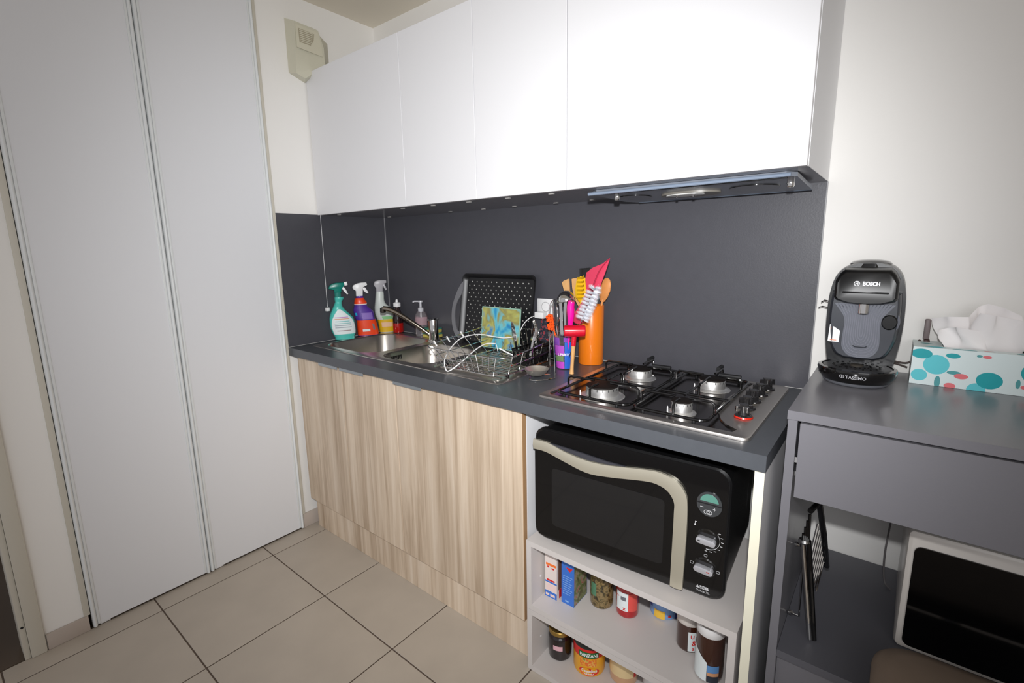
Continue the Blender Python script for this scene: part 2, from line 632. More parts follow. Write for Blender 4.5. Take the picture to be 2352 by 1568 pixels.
# ------------------------------------------------------------------ ventilation outlet on the left wall
vt = thing('ventilation_outlet', 'faceted cream plastic ventilation outlet high on left wall', 'vent', (0.0, -0.38, 2.07))
back = [(0.0005, -0.461, 2.318), (0.0005, -0.33, 2.318), (0.0005, -0.262, 2.27), (0.0005, -0.262, 2.14), (0.0005, -0.391, 2.075), (0.0005, -0.462, 2.10)]
front = [(0.065, -0.452, 2.292), (0.065, -0.345, 2.286), (0.065, -0.323, 2.222), (0.065, -0.322, 2.150), (0.055, -0.418, 2.076), (0.055, -0.457, 2.088)]
obj('housing', M().loft([back, front]), cream_plastic, parent=vt, smooth=0)
rc = M()
outer = [(-0.4505, 2.281), (-0.349, 2.275), (-0.334, 2.222), (-0.334, 2.182), (-0.4505, 2.190)]
rc.prism(outer, lambda a, b, t: (t, a, b), 0.0652, 0.0685)
obj('cover', rc, mat('cream_cover', (212, 208, 188), 0.45), parent=vt, smooth=0)
gr = obj('grille', M().prism([(-0.440, 2.267), (-0.367, 2.264), (-0.372, 2.236), (-0.388, 2.212), (-0.438, 2.213)], lambda a, b, t: (t, a, b), 0.0686, 0.0692), mat('grille_shade', (172, 164, 142), 0.6), parent=vt, smooth=0)
for k in range(7):
    z = 2.216 + k * 0.0072
    obj('slat', M().box(0.069, -0.436, z, 0.0712, -0.375 - 0.001 * (6 - k) * 1.5, z + 0.0036, r=0.0006, seg=1), mat('cream_cover', (212, 208, 188), 0.45), parent=gr, smooth=0)

# ------------------------------------------------------------------ base units
t = 0.018


def base_unit(x0, x1, label, doors):
    c = thing('base_cabinet', label, 'cabinet', ((x0 + x1) / 2, -0.28, 0.15), group='oak base cabinets under the worktop')
    b = M()
    b.box(x0, -0.541, 0.145, x0 + t, -0.01, 0.861).box(x1 - t, -0.541, 0.145, x1, -0.01, 0.861)
    b.box(x0 + t, -0.541, 0.145, x1 - t, -0.01, 0.163).box(x0 + t, -0.03, 0.163, x1 - t, -0.01, 0.861)
    obj('body', b, white_lam, parent=c, smooth=0)
    for (a, d, hx0, hx1) in doors:
        dr = obj('door', M().box(a, -0.5615, 0.150, d, -0.5425, 0.8565, r=0.001, seg=1), oak, parent=c)
        hm = M()
        hm.box(hx0, -0.5645, 0.8565, hx1, -0.5425, 0.8580).box(hx0, -0.5750, 0.8565, hx1, -0.5645, 0.8580).box(hx0, -0.5765, 0.846, hx1, -0.5750, 0.8580)
        obj('handle', hm, alu, parent=dr, smooth=0)
    return c


base_unit(0.028, 0.735, 'oak sink base cabinet with two doors below the bowls', [(0.029, 0.3855, 0.235, 0.378), (0.3875, 0.7345, 0.395, 0.560)])
cb = base_unit(0.737, 1.333, 'wide single door oak base cabinet beside the microwave niche', [(0.738, 1.331, 0.745, 0.900)])
obj('edge_band', M().box(1.3312, -0.5612, 0.1502, 1.3325, -0.5428, 0.8562), oak_edge, parent=cb, smooth=0)
obj('plinth', M().box(0.045, -0.541, 0.0005, 1.330, -0.525, 0.1445), oak, label='low oak plinth board running along the floor under base cabinets', cat='plinth', smooth=0)

ep = thing('end_panel', 'tall grey end panel with ivory front edge right of microwave', 'panel', (1.975, -0.29, 0.0))
obj('board', M().box(1.9655, -0.5785, 0.0005, 1.985, -0.01, 0.861), mat('grey_panel_face', (215, 214, 216), 0.3), parent=ep, smooth=0)
obj('edge_band', M().box(1.9655, -0.5805, 0.0005, 1.985, -0.5785, 0.861), ivory_edge, parent=ep, smooth=0, label='ivory edge band')

# ------------------------------------------------------------------ worktop with a cut-out for the sink
W0, W1, WY0, WY1 = 0.0055, 1.987, -0.5875, -0.0055
cx0, cx1, cy0, cy1 = 0.075, 1.165, -0.475, -0.075
wt = M()
wt.box(W0, WY0, 0.8625, cx0, WY1, 0.8996).box(cx1, WY0, 0.8625, W1, WY1, 0.8996)
wt.box(cx0, WY0, 0.8625, cx1, cy0, 0.8996).box(cx0, cy1, 0.8625, cx1, WY1, 0.8996)
obj('worktop', wt, top_lam, smooth=0, label='long anthracite laminate kitchen worktop carrying the sink and hob', cat='worktop')

# ------------------------------------------------------------------ sink
ZS = 0.9028
sink = thing('sink', 'stainless steel double bowl sink with drainer set in worktop', 'sink', (0.62, -0.27, 0.9))


def loop3(poly, z):
    return [(a, b, z) for a, b in poly]


bowls = [('b1', rrect(0.080, -0.468, 0.458, -0.085, 0.085, 8), 0.14), ('b2', rrect(0.500, -0.468, 0.800, -0.150, 0.075, 8), 0.14),
         ('dr', rrect(0.832, -0.470, 1.165, -0.082, 0.03, 4), 0.006)]
outer = rrect(0.062, -0.502, 1.192, -0.045, 0.022, 4)
bm = bmesh.new()
edges = []
for poly in [outer] + [b[1] for b in bowls]:
    vs = [bm.verts.new((a, b, ZS)) for a, b in poly]
    for i in range(len(vs)):
        edges.append(bm.edges.new((vs[i], vs[(i + 1) % len(vs)])))
bmesh.ops.triangle_fill(bm, use_beauty=True, use_dissolve=False, edges=edges)
plate = M().addbm(bm)


def scale_loop(poly, d):
    cx = sum(p[0] for p in poly) / len(poly)
    cy = sum(p[1] for p in poly) / len(poly)
    hx = max(p[0] for p in poly) - cx
    hy = max(p[1] for p in poly) - cy
    return [(cx + (a - cx) * (hx - d) / hx, cy + (b - cy) * (hy - d) / hy) for a, b in poly]


plate.loft([loop3(outer, ZS), loop3(scale_loop(outer, -0.002), ZS - 0.001), loop3(scale_loop(outer, -0.003), 0.9)], cap0=False, cap1=False)
obj('rim', plate, steel, parent=sink, smooth=30, dbl=True)
for nme, poly, dep in bowls[:2]:
    b = M()
    b.loft([loop3(poly, ZS), loop3(scale_loop(poly, 0.0015), ZS - 0.002), loop3(scale_loop(poly, 0.004), ZS - 0.008), loop3(scale_loop(poly, 0.018), ZS - dep + 0.03),
            loop3(scale_loop(poly, 0.026), ZS - dep + 0.010), loop3(scale_loop(poly, 0.045), ZS - dep), loop3(scale_loop(poly, 0.10), ZS - dep - 0.002)], cap0=False)
    bo = obj('bowl', b, steel_bowl, parent=sink, smooth=50, dbl=True)
    cx = sum(p[0] for p in poly) / len(poly)
    cy = sum(p[1] for p in poly) / len(poly)
    obj('strainer', M().lathe([(0, 0.002), (0.018, 0.002), (0.024, 0.004), (0.034, 0.003), (0.038, 0.0)], (cx, cy, ZS - dep), 20), chrome, parent=bo)
ov = M()
for k in range(4):
    ov.box(0.5095, -0.392 + k * 0.014, 0.868, 0.512, -0.385 + k * 0.014, 0.886, r=0.001, seg=1)
obj('overflow', ov, blackgloss, parent=sink)
d = M()
poly = bowls[2][1]
d.loft([loop3(poly, ZS), loop3(scale_loop(poly, 0.003), ZS - 0.006), loop3(scale_loop(poly, 0.05), ZS - 0.0062)], cap0=False)
dro = obj('drainer', d, steel, parent=sink, smooth=50)
for k in range(9):
    y = -0.435 + k * 0.0395
    obj('groove', M().box(0.85, y, ZS - 0.0065, 1.145, y + 0.012, ZS - 0.003, r=0.0014, seg=2), steel, parent=dro)

fc = thing('tap', 'chrome mixer tap with long curved spout behind the sink bowls', 'tap', (0.468, -0.112, ZS))
body = M().lathe([(0, 0.0005), (0.027, 0.0005), (0.027, 0.006), (0.0235, 0.010), (0.022, 0.05), (0.022, 0.098), (0.0205, 0.104), (0, 0.105)], (0.468, -0.112, ZS), 24)
obj('body', body, chrome, parent=fc)
sp = M().tube([(0.456, -0.120, 0.930), (0.42, -0.148, 0.966), (0.375, -0.180, 1.005), (0.330, -0.205, 1.036), (0.292, -0.226, 1.055), (0.265, -0.240, 1.060)],
              lambda t: 0.0085 + 0.0035 * t, 12, sm=5)
obj('spout', sp, mat('satin_steel', (170, 160, 146), 0.16, 1.0), parent=fc)
obj('nozzle', M().lathe([(0, 0), (0.0125, 0), (0.014, 0.004), (0.013, 0.022), (0, 0.026)], (0.262, -0.242, 1.040), 16), mat('dark_steel', (90, 84, 78), 0.2, 1.0), parent=fc)
obj('lever', M().box(0.462, -0.147, 1.0045, 0.476, -0.082, 1.012, r=0.003), chrome, parent=fc)


# ------------------------------------------------------------------ lofted bottles
def sect_pts(secs, z):
    """interpolated (cx, hw, hd) at height z; secs sorted by z"""
    if z <= secs[0][0]:
        return secs[0][1:]
    for a, b in zip(secs, secs[1:]):
        if z <= b[0]:
            t = (z - a[0]) / (b[0] - a[0])
            return tuple(a[i] + (b[i] - a[i]) * t for i in (1, 2, 3))
    return secs[-1][1:]


def sq(a, p=2.6):
    c, s = math.cos(a), math.sin(a)
    return math.copysign(abs(c) ** (2 / p), c), math.copysign(abs(s) ** (2 / p), s)


def ring(secs, z, off=0.0, n=24, a0=0, a1=2 * PI, p=2.6):
    cx, hw, hd = sect_pts(secs, z)
    full = abs(a1 - a0 - 2 * PI) < 1e-6
    o = []
    for i in range(n):
        a = a0 + (a1 - a0) * i / (n if full else n - 1)
        c, s = sq(a, p)
        o.append((cx + (hw + off) * c, (hd + off) * s, z))
    return o


def bloft(secs, z0, z1, off=0.0, k=12, n=24, p=2.6, caps=True):
    zs = sorted(set([z0, z1] + [z0 + (z1 - z0) * i / k for i in range(k + 1)] + [s[0] for s in secs if z0 < s[0] < z1]))
    return M().loft([ring(secs, z, off, n, p=p) for z in zs], cap0=caps, cap1=caps)


def patch(secs, z0, z1, a0, a1, off=0.0006, k=8, n=12, p=2.6, shape=None):
    m = M()
    rows = []
    for i in range(k + 1):
        z = z0 + (z1 - z0) * i / k
        b0, b1 = (a0, a1) if shape is None else shape(i / k)
        rows.append(ring(secs, z, off, n, b0, b1, p))
    vs = [q for r in rows for q in r]
    fs = []
    for i in range(k):
        for j in range(n - 1):
            fs.append((i * n + j, i * n + j + 1, (i + 1) * n + j + 1, (i + 1) * n + j))
    m.add(vs, fs)
    return m


def smooth_secs(secs, k=5):
    v = [Vector((s[0], s[1], s[2])) for s in secs]
    w = [Vector((s[0], s[3], 0)) for s in secs]
    a = catmull(v, k)
    b = catmull(w, k)
    out = []
    for p, q in zip(a, b):
        if not out or p.x > out[-1][0] + 1e-5:
            out.append((p.x, p.y, p.z, q.y))
    return out


def from_crop(rows, cx, by, s, depth):
    """rows (y, left, right) measured on the bottle; gives sections in metres"""
    r = sorted([((by - y) * s, ((l + rr) / 2 - cx) * s, (rr - l) / 2 * s, min(depth, (rr - l) / 2 * s)) for y, l, rr in rows])
    return smooth_secs(r)


def flat_head(pts, cx, by, s, hd):
    return M().prism([((x - cx) * s, (by - y) * s) for x, y in pts], lambda a, b, t: (a, t, b), -hd, hd)


def soften(mb, r):
    bm = bmesh.new()
    vs = [bm.verts.new(v) for v in mb.v]
    for f in mb.f:
        try:
            bm.faces.new([vs[i] for i in f])
        except ValueError:
            pass
    bmesh.ops.recalc_face_normals(bm, faces=bm.faces[:])
    bmesh.ops.bevel(bm, geom=bm.edges[:], offset=r, segments=2, affect='EDGES', profile=0.5, clamp_overlap=True)
    return M().addbm(bm)


teal = mat('teal_plastic', (78, 190, 178), 0.3)
teal_dk = mat('dark_teal_plastic', (0, 122, 108), 0.3)
label_w = mat('white_label', (226, 234, 234), 0.4)
F0 = -PI / 2          # direction facing the viewer in bottle coordinates

S1 = 0.000405
b1 = thing('spray_bottle', 'teal cleaning spray bottle, nearest of the three spray bottles', 'bottle', (0.044, -0.318, ZS + 0.0004), math.radians(64), 'spray bottles beside the sink')
sec = from_crop([(950, 660, 892), (920, 658, 890), (880, 640, 905), (800, 616, 906), (700, 612, 888), (630, 630, 835), (560, 662, 778), (500, 690, 770), (460, 688, 792), (436, 690, 795)], 772, 950, S1, 0.024)
obj('bottle', bloft(sec, 0.0, 514 * S1, k=20), teal, parent=b1, local=True)
obj('neck', M().lathe([(0.0155, 514 * S1 - 0.001), (0.0155, 572 * S1)], (-0.017, 0, 0), 18), mat('clear_teal', (60, 160, 148), 0.15, trans=0.4), parent=b1, local=True)


def leaf(t):
    w = 0.15 + 0.95 * math.sin(min(1, (1 - t) * 1.35 + 0.05) * PI / 1.35 * 0.62) if t < 1 else 0.1
    return (F0 - w + 0.05, F0 + w + 0.05)


lab = obj('label', patch(sec, 0.026, 0.150, 0, 0, shape=leaf), label_w, parent=b1, local=True)
for z, c, w in ((0.108, (190, 120, 190), 0.5), (0.100, (220, 150, 110), 0.55), (0.088, (110, 190, 190), 0.5), (0.078, (130, 190, 190), 0.6), (0.068, (150, 160, 170), 0.6), (0.058, (150, 160, 170), 0.6), (0.042, (150, 120, 120), 0.5)):
    obj('print_line', patch(sec, z, z + 0.0035, F0 - w, F0 + w, off=0.001, k=1), mat('print_%d_%d_%d' % c, c, 0.4), parent=lab, local=True)
hd1 = flat_head([(690, 382), (692, 352), (660, 340), (626, 334), (640, 300), (668, 276), (720, 264), (806, 264), (808, 302), (790, 322), (772, 352), (770, 382)], 772, 950, S1, 0.0135)
obj('spray_head', soften(hd1, 0.003), teal_dk, parent=b1, local=True)
obj('nozzle', soften(flat_head([(808, 260), (846, 256), (850, 300), (812, 304)], 772, 950, S1, 0.009), 0.002), white_plastic, parent=b1, local=True)
obj('trigger', soften(flat_head([(776, 322), (800, 312), (826, 350), (850, 405), (836, 412), (800, 372)], 772, 950, S1, 0.007), 0.0015), white_plastic, parent=b1, local=True)

purple = mat('purple_plastic', (84, 52, 150), 0.3)
orange_red = mat('orange_red_print', (240, 72, 28), 0.35)
b2 = thing('spray_bottle', 'purple and orange cleaning spray bottle with white spray head, middle of three', 'bottle', (0.050, -0.185, ZS + 0.0004), math.radians(62), 'spray bottles beside the sink')
S2 = 0.000412
sec = from_crop([(892, 918, 1166), (860, 918, 1170), (780, 916, 1160), (700, 914, 1142), (680, 900, 1132), (600, 886, 1122), (560, 884, 1085), (520, 898, 1052), (480, 902, 1050), (440, 912, 1024), (410, 930, 1015), (398, 930, 1012)], 1043, 892, S2, 0.026)
obj('bottle', bloft(sec, 0.0, 494 * S2, k=20), purple, parent=b2, local=True)
obj('shoulder_label', bloft(sec, 395 * S2, 470 * S2, off=0.0006, k=5, caps=False), orange_red, parent=b2, local=True)
obj('white_band', bloft(sec, 388 * S2, 398 * S2, off=0.0008, k=2, caps=False), white_plastic, parent=b2, local=True)
lab = obj('label', bloft(sec, 0.002, 195 * S2, off=0.0006, k=6, caps=False), orange_red, parent=b2, local=True)
obj('print_line', patch(sec, 0.022, 0.034, F0 - 0.45, F0 + 0.1, off=0.0012, k=2), label_w, parent=lab, local=True)
obj('barcode', patch(sec, 0.028, 0.060, F0 + 0.38, F0 + 0.62, off=0.0012, k=2), mat('barcode_grey', (120, 118, 122), 0.5), parent=lab, local=True)
lab = obj('front_label', patch(sec, 205 * S2, 285 * S2, F0 - 0.2, F0 + 0.8, off=0.0008, k=4), mat('lilac_print', (140, 112, 190), 0.35), parent=b2, local=True)
obj('tag', patch(sec, 255 * S2, 290 * S2, F0 - 1.0, F0 - 0.7, off=0.0010, k=2), mat('cyan_print', (40, 176, 216), 0.35), parent=b2, local=True)
hd2 = flat_head([(928, 402), (930, 335), (905, 318), (890, 298), (902, 266), (950, 244), (1000, 236), (1058, 235), (1070, 268), (1015, 296), (1006, 402)], 1043, 892, S2, 0.0135)
obj('spray_head', soften(hd2, 0.003), white_plastic, parent=b2, local=True)
obj('trigger', soften(flat_head([(1012, 300), (1042, 296), (1080, 362), (1060, 374), (1022, 340)], 1043, 892, S2, 0.007), 0.0015), white_plastic, parent=b2, local=True)

b3 = thing('spray_bottle', 'white spray bottle with yellow base and grey head, farthest of three', 'bottle', (0.052, -0.070, ZS + 0.0004), math.radians(60), 'spray bottles beside the sink')
S3 = 0.00042
pale = mat('translucent_white_plastic', (205, 212, 206), 0.35)
sec = from_crop([(845, 1155, 1330), (800, 1150, 1338), (700, 1138, 1345), (620, 1112, 1332), (540, 1108, 1300), (490, 1114, 1255), (440, 1122, 1234), (380, 1130, 1234), (328, 1138, 1230)], 1240, 845, S3, 0.024)
obj('bottle', bloft(sec, 0.0, 517 * S3, k=20), pale, parent=b3, local=True)
lab = obj('label', bloft(sec, 0.002, 165 * S3, off=0.0006, k=6, caps=False), mat('yellow_print', (222, 178, 30), 0.35), parent=b3, local=True)
obj('print_line', patch(sec, 0.030, 0.054, F0 - 0.6, F0 + 0.5, off=0.0012, k=3), mat('peach_print', (232, 190, 150), 0.4), parent=lab, local=True)
obj('print_line', patch(sec, 0.070, 0.086, F0 - 0.3, F0 + 0.7, off=0.0012, k=2), mat('green_print', (130, 190, 130), 0.4), parent=lab, local=True)
grey_head = mat('grey_head_plastic', (172, 170, 174), 0.35)
obj('spray_head', soften(flat_head([(1140, 330), (1142, 288), (1122, 262), (1114, 240), (1130, 202), (1180, 188), (1268, 191), (1270, 226), (1228, 242), (1220, 290), (1218, 330)], 1240, 845, S3, 0.0135), 0.003), grey_head, parent=b3, local=True)
obj('trigger', soften(flat_head([(1226, 244), (1248, 238), (1272, 306), (1256, 322), (1236, 284)], 1240, 845, S3, 0.007), 0.0015), grey_head, parent=b3, local=True)

# dish soap bottle with red liquid, clear pump bottle
b4 = thing('soap_bottle', 'small bottle of red liquid with white cap in the back corner', 'bottle', (0.128, -0.052, ZS + 0.0004))
obj('bottle', M().lathe([(0, 0), (0.024, 0), (0.027, 0.006), (0.027, 0.075), (0.022, 0.105), (0.012, 0.128), (0.011, 0.140)], (0, 0, 0), 20), mat('smoky_clear', (60, 34, 36), 0.08, trans=0.5, coat=0.5), parent=b4, local=True)
obj('liquid', M().lathe([(0.0272, 0.004), (0.0276, 0.010), (0.0276, 0.050), (0.0272, 0.052)], (0, 0, 0), 20), mat('red_liquid', (168, 22, 18), 0.1, coat=0.5), parent=b4, local=True)
obj('cap', M().lathe([(0, 0.137), (0.018, 0.137), (0.019, 0.140), (0.019, 0.156), (0.016, 0.159), (0.007, 0.161), (0.006, 0.173), (0.003, 0.176), (0, 0.176)], (0, 0, 0), 18), white_plastic, parent=b4, local=True)
b5 = thing('soap_dispenser', 'clear pump soap dispenser standing behind the tap', 'soap dispenser', (0.300, -0.040, ZS + 0.0004), math.radians(50))
obj('bottle', bloft([(0, 0, 0.030, 0.020), (0.01, 0, 0.031, 0.021), (0.10, 0, 0.030, 0.020), (0.118, 0, 0.022, 0.016), (0.126, 0, 0.014, 0.012)], 0, 0.126), mat('clear_plastic', (214, 208, 212), 0.06, trans=0.85, ior=1.3), parent=b5, local=True)
obj('label', bloft([(0.02, 0, 0.0305, 0.0205), (0.09, 0, 0.0305, 0.0205)], 0.055, 0.095, off=0.0006, k=2, caps=False), mat('pale_pink_label', (196, 160, 168), 0.3, alpha=0.6), parent=b5, local=True)
obj('pump', M().lathe([(0, 0.12), (0.0145, 0.12), (0.0145, 0.140), (0.006, 0.143), (0.0055, 0.168), (0.012, 0.169), (0.011, 0.177), (0, 0.178)], (0, 0, 0), 16).tube([(0.0, 0, 0.173), (-0.03, 0, 0.174), (-0.038, 0, 0.169)], 0.0042, 8), mat('pump_grey', (196, 196, 202), 0.3), parent=b5, local=True)
obj('dip_tube', M().tube([(0, 0, 0.005), (0, 0, 0.125)], 0.004, 8), white_plastic, parent=b5, local=True)

# sponges
for k, lb in ((0, 'green and yellow scouring sponge, lower one behind the tap'), (1, 'green and yellow scouring sponge, upper one behind the tap')):
    s = thing('sponge', lb, 'sponge', (0.385 - 0.004 * k, -0.045, 0.9032 + 0.0235 * k), math.radians(4 + 8 * k), 'kitchen sponges')
    obj('foam', M().box(-0.042, -0.028, 0, 0.042, 0.028, 0.016, r=0.004), mat('yellow_foam', (206, 190, 96), 0.9, bump=0.5, bscale=300), parent=s, local=True)
    obj('scourer', M().box(-0.042, -0.028, 0.0162, 0.042, 0.028, 0.0232, r=0.002), mat('green_scourer', (70, 140, 124), 0.95, bump=0.6, bscale=400), parent=s, local=True)

# ------------------------------------------------------------------ baking tray leaning on the splashback
tt = thing('baking_tray', 'black perforated baking tray leaning against the dark splashback', 'tray', (0.80, -0.05, 0.9037))
TY = lambda z, t: -0.0085 - (1.215 - z) * 0.16 - t
tray = M()
pan_out = rrect(0.595, 0.904, 1.000, 1.215, 0.022, 5)
pan_in = rrect(0.609, 0.918, 0.986, 1.201, 0.014, 5)
tray.loft([[(a, TY(b, 0.0), b) for a, b in pan_in], [(a, TY(b, 0.018), b) for a, b in pan_out], [(a, TY(b, 0.020), b) for a, b in scale_loop(pan_out, -0.005)],
           [(a, TY(b, 0.018), b) for a, b in scale_loop(pan_out, -0.006)], [(a, TY(b, -0.0015), b) for a, b in pan_in]], cap0=True, cap1=True)
obj('pan', tray, mat('non_stick_black', (24, 24, 26), 0.35), parent=tt, smooth=40)
dots = M()
for r in range(16):
    for c in range(13):
        x = 0.622 + c * 0.0292 + (0.0146 if r % 2 else 0.0)
        z = 0.926 + r * 0.0172
        if x > 0.98:
            continue
        o = len(dots.v)
        vs = [(x + 0.0030 * math.cos(2 * PI * i / 8), TY(z, 0.0006), z + 0.0030 * math.sin(2 * PI * i / 8)) for i in range(8)]
        dots.add(vs, [tuple(range(8))])
obj('perforation', dots, mat('perforation_light', (176, 176, 170), 0.5), parent=tt, smooth=0, kind='stuff')
gh = mat('grey_silicone', (118, 118, 122), 0.45)
arc_o = catmull([Vector((0.598, 1.185, 0)), Vector((0.580, 1.165, 0)), Vector((0.556, 1.120, 0)), Vector((0.540, 1.060, 0)), Vector((0.545, 0.995, 0)), Vector((0.570, 0.940, 0)), Vector((0.598, 0.925, 0))], 4)
arc_i = catmull([Vector((0.600, 1.150, 0)), Vector((0.592, 1.125, 0)), Vector((0.572, 1.095, 0)), Vector((0.558, 1.055, 0)), Vector((0.562, 1.005, 0)), Vector((0.580, 0.965, 0)), Vector((0.600, 0.955, 0))], 4)
h = M()
for yo in (0,):
    loops = []
    for a, b in zip(arc_o, arc_i):
        loops.append([(a.x, TY(a.y, 0.016), a.y), (b.x, TY(b.y, 0.016), b.y), (b.x, TY(b.y, 0.022), b.y), (a.x, TY(a.y, 0.022), a.y)])
    h.loft(loops)
obj('handle', h, gh, parent=tt)

# ------------------------------------------------------------------ wire dish rack
rk = thing('dish_rack', 'chrome wire dish rack standing on the sink drainer', 'dish rack', (1.0, -0.27, ZS))
zb = 0.9135
bl = rrect(0.868, -0.468, 1.168, -0.090, 0.05, 5)
tl = rrect(0.788, -0.462, 1.186, -0.062, 0.05, 5)
ztop = lambda y: 1.002 - 0.030 * max(0, min(1, (-y - 0.10) / 0.36))
obj('base_loop', M().tube([(a, b, zb) for a, b in bl], 0.0026, 8, closed=True), chrome, parent=rk)
obj('top_rim', M().tube([(a, b, ztop(b)) for a, b in tl], 0.0026, 8, closed=True), chrome, parent=rk)
ml = [((a[0] * 0.55 + b[0] * 0.45), (a[1] * 0.55 + b[1] * 0.45)) for a, b in zip(bl, tl)]
obj('middle_rim', M().tube([(a, b, 0.955 - 0.014 * max(0, min(1, (-b - 0.1) / 0.36))) for a, b in ml], 0.0016, 6, closed=True), chrome, parent=rk)


def wire(pts, r=0.0014):
    obj('wire', M().tube(pts, r, 6), chrome, parent=rk)


for k in range(12):
    f = k / 11
    xb = 0.905 + f * 0.235
    xt = 0.825 + f * 0.325
    wire([(xt, -0.060, 1.006), (xb, -0.092, zb), (xb, -0.466, zb), (xt, -0.464, 0.975)])
for k in range(6):
    f = k / 5
    y = -0.13 - f * 0.29
    wire([(0.786, y, ztop(y) + 0.004), (0.868, y, zb), (1.168, y, zb), (1.188, y, ztop(y) + 0.002)])
for k in range(5):      # plate dividers
    x = 0.90 + k * 0.040
    wire([(x - 0.012, -0.17, zb), (x, -0.17, 0.962), (x + 0.012, -0.17, zb)], 0.0015)
for x, y in ((0.872, -0.42), (1.164, -0.42), (0.872, -0.13), (1.164, -0.13)):
    obj('foot', M().lathe([(0, 0), (0.006, 0), (0.007, 0.004), (0.004, 0.011), (0, 0.0125)], (x, y, ZS + 0.0004), 10), blackplastic, parent=rk)
# tall wire tips on the left side, with thick plastic sleeves
for y in (-0.40, -0.33, -0.25):
    obj('wire_sleeve', M().tube([(0.800, y, ztop(y) - 0.012), (0.783, y, ztop(y) + 0.008)], 0.0030, 8), white_plastic, parent=rk)

# glass board printed with blue and olive blotches
gb = thing('glass_board', 'small glass board painted blue and olive propped in the dish rack', 'board', (0.895, -0.13, 0.9165))
GY = lambda z: -0.112 - (1.09 - z) * 0.10
bd = M()
bd.prism(rrect(0.786, 0.917, 0.992, 1.090, 0.003, 2), lambda a, b, t: (a, GY(b) - t, b), 0.0, 0.005)
obj('pane', bd, mat('glass_edge', (150, 190, 170), 0.1), parent=gb, smooth=0)
pt = M().prism(rrect(0.790, 0.921, 0.988, 1.086, 0.002, 2), lambda a, b, t: (a, GY(b) - t, b), 0.0051, 0.0055)
obj('painting', pt, blotch_mat('blue_olive_paint', [(52, 110, 170), (46, 150, 196), (110, 190, 200), (146, 140, 80), (176, 176, 96), (60, 140, 190), (150, 112, 88)], 9, 0.15, 2.5, 0.9, 3.3), parent=gb, smooth=0)

# white charging cable draped over the rack
cable_pts = [(1.014, -0.030, 1.056), (1.000, -0.060, 1.050), (0.985, -0.085, 1.028), (0.978, -0.125, 0.985), (0.945, -0.160, 0.975), (0.910, -0.200, 0.984), (0.883, -0.250, 0.997), (0.868, -0.33, 0.994), (0.868, -0.39, 0.966), (0.915, -0.470, 0.942),
             (0.940, -0.492, 0.915), (0.955, -0.489, 0.909), (0.978, -0.455, 0.934), (0.972, -0.37, 0.965), (0.972, -0.31, 0.978), (0.990, -0.275, 0.975)]
cb_ = thing('charging_cable', 'white charging cable looping from the socket over the dish rack', 'cable', (0.95, -0.3, 0.905))
obj('cord', M().tube(cable_pts, 0.0021, 8, sm=6), white_plastic, parent=cb_)
obj('connector', M().tube([(1.004, -0.27, 0.958), (1.03, -0.255, 0.942), (1.052, -0.24, 0.930)], 0.0026, 8), white_plastic, parent=cb_)
sk_ = thing('wall_socket', 'white wall socket with plugged in charger on the splashback', 'socket', (1.04, -0.01, 1.05))
obj('plate', M().box(1.000, -0.014, 1.045, 1.078, -0.0055, 1.125, r=0.002), white_plastic, parent=sk_)
obj('charger', M().box(1.008, -0.046, 1.046, 1.052, -0.014, 1.072, r=0.003), white_plastic, parent=sk_)
obj('socket_ring', M().lathe([(0.018, -0.0145), (0.019, -0.0155), (0.021, -0.0145)], (1.043, 0, 1.092), 24, 'y'), mat('socket_shade', (190, 190, 190), 0.4), parent=sk_)

# cutlery basket and cutlery
bk = thing('cutlery_basket', 'black cutlery basket at the right end of the dish rack', 'basket', (1.125, -0.215, 0.917))
cbm = M()
for k in range(5):
    y = -0.298 + k * 0.040
    cbm.box(1.092, y, 0.9165, 1.094, y + 0.006, 0.972).box(1.158, y, 0.9165, 1.160, y + 0.006, 0.972)
cbm.box(1.092, -0.303, 0.964, 1.160, -0.300, 0.972).box(1.092, -0.128, 0.964, 1.160, -0.125, 0.972).box(1.090, -0.303, 0.968, 1.094, -0.125, 0.974).box(1.158, -0.303, 0.968, 1.162, -0.125, 0.974)
cbm.box(1.092, -0.303, 0.9160, 1.160, -0.125, 0.9185).box(1.092, -0.303, 0.9185, 1.160, -0.301, 0.945).box(1.092, -0.127, 0.9185, 1.160, -0.125, 0.945)
obj('basket', cbm, blackplastic, parent=bk, smooth=0)
cut = [('table_knife', 'steel table knife with black handle standing in cutlery basket', 1.108, -0.28, 8, -6), ('table_fork', 'steel fork leaning left in the black cutlery basket', 1.135, -0.255, -10, 5),
       ('table_spoon', 'steel spoon standing upright in black cutlery basket', 1.118, -0.205, 4, 12), ('paring_knife', 'small knife with black handle at back of cutlery basket', 1.142, -0.175, 12, -8)]
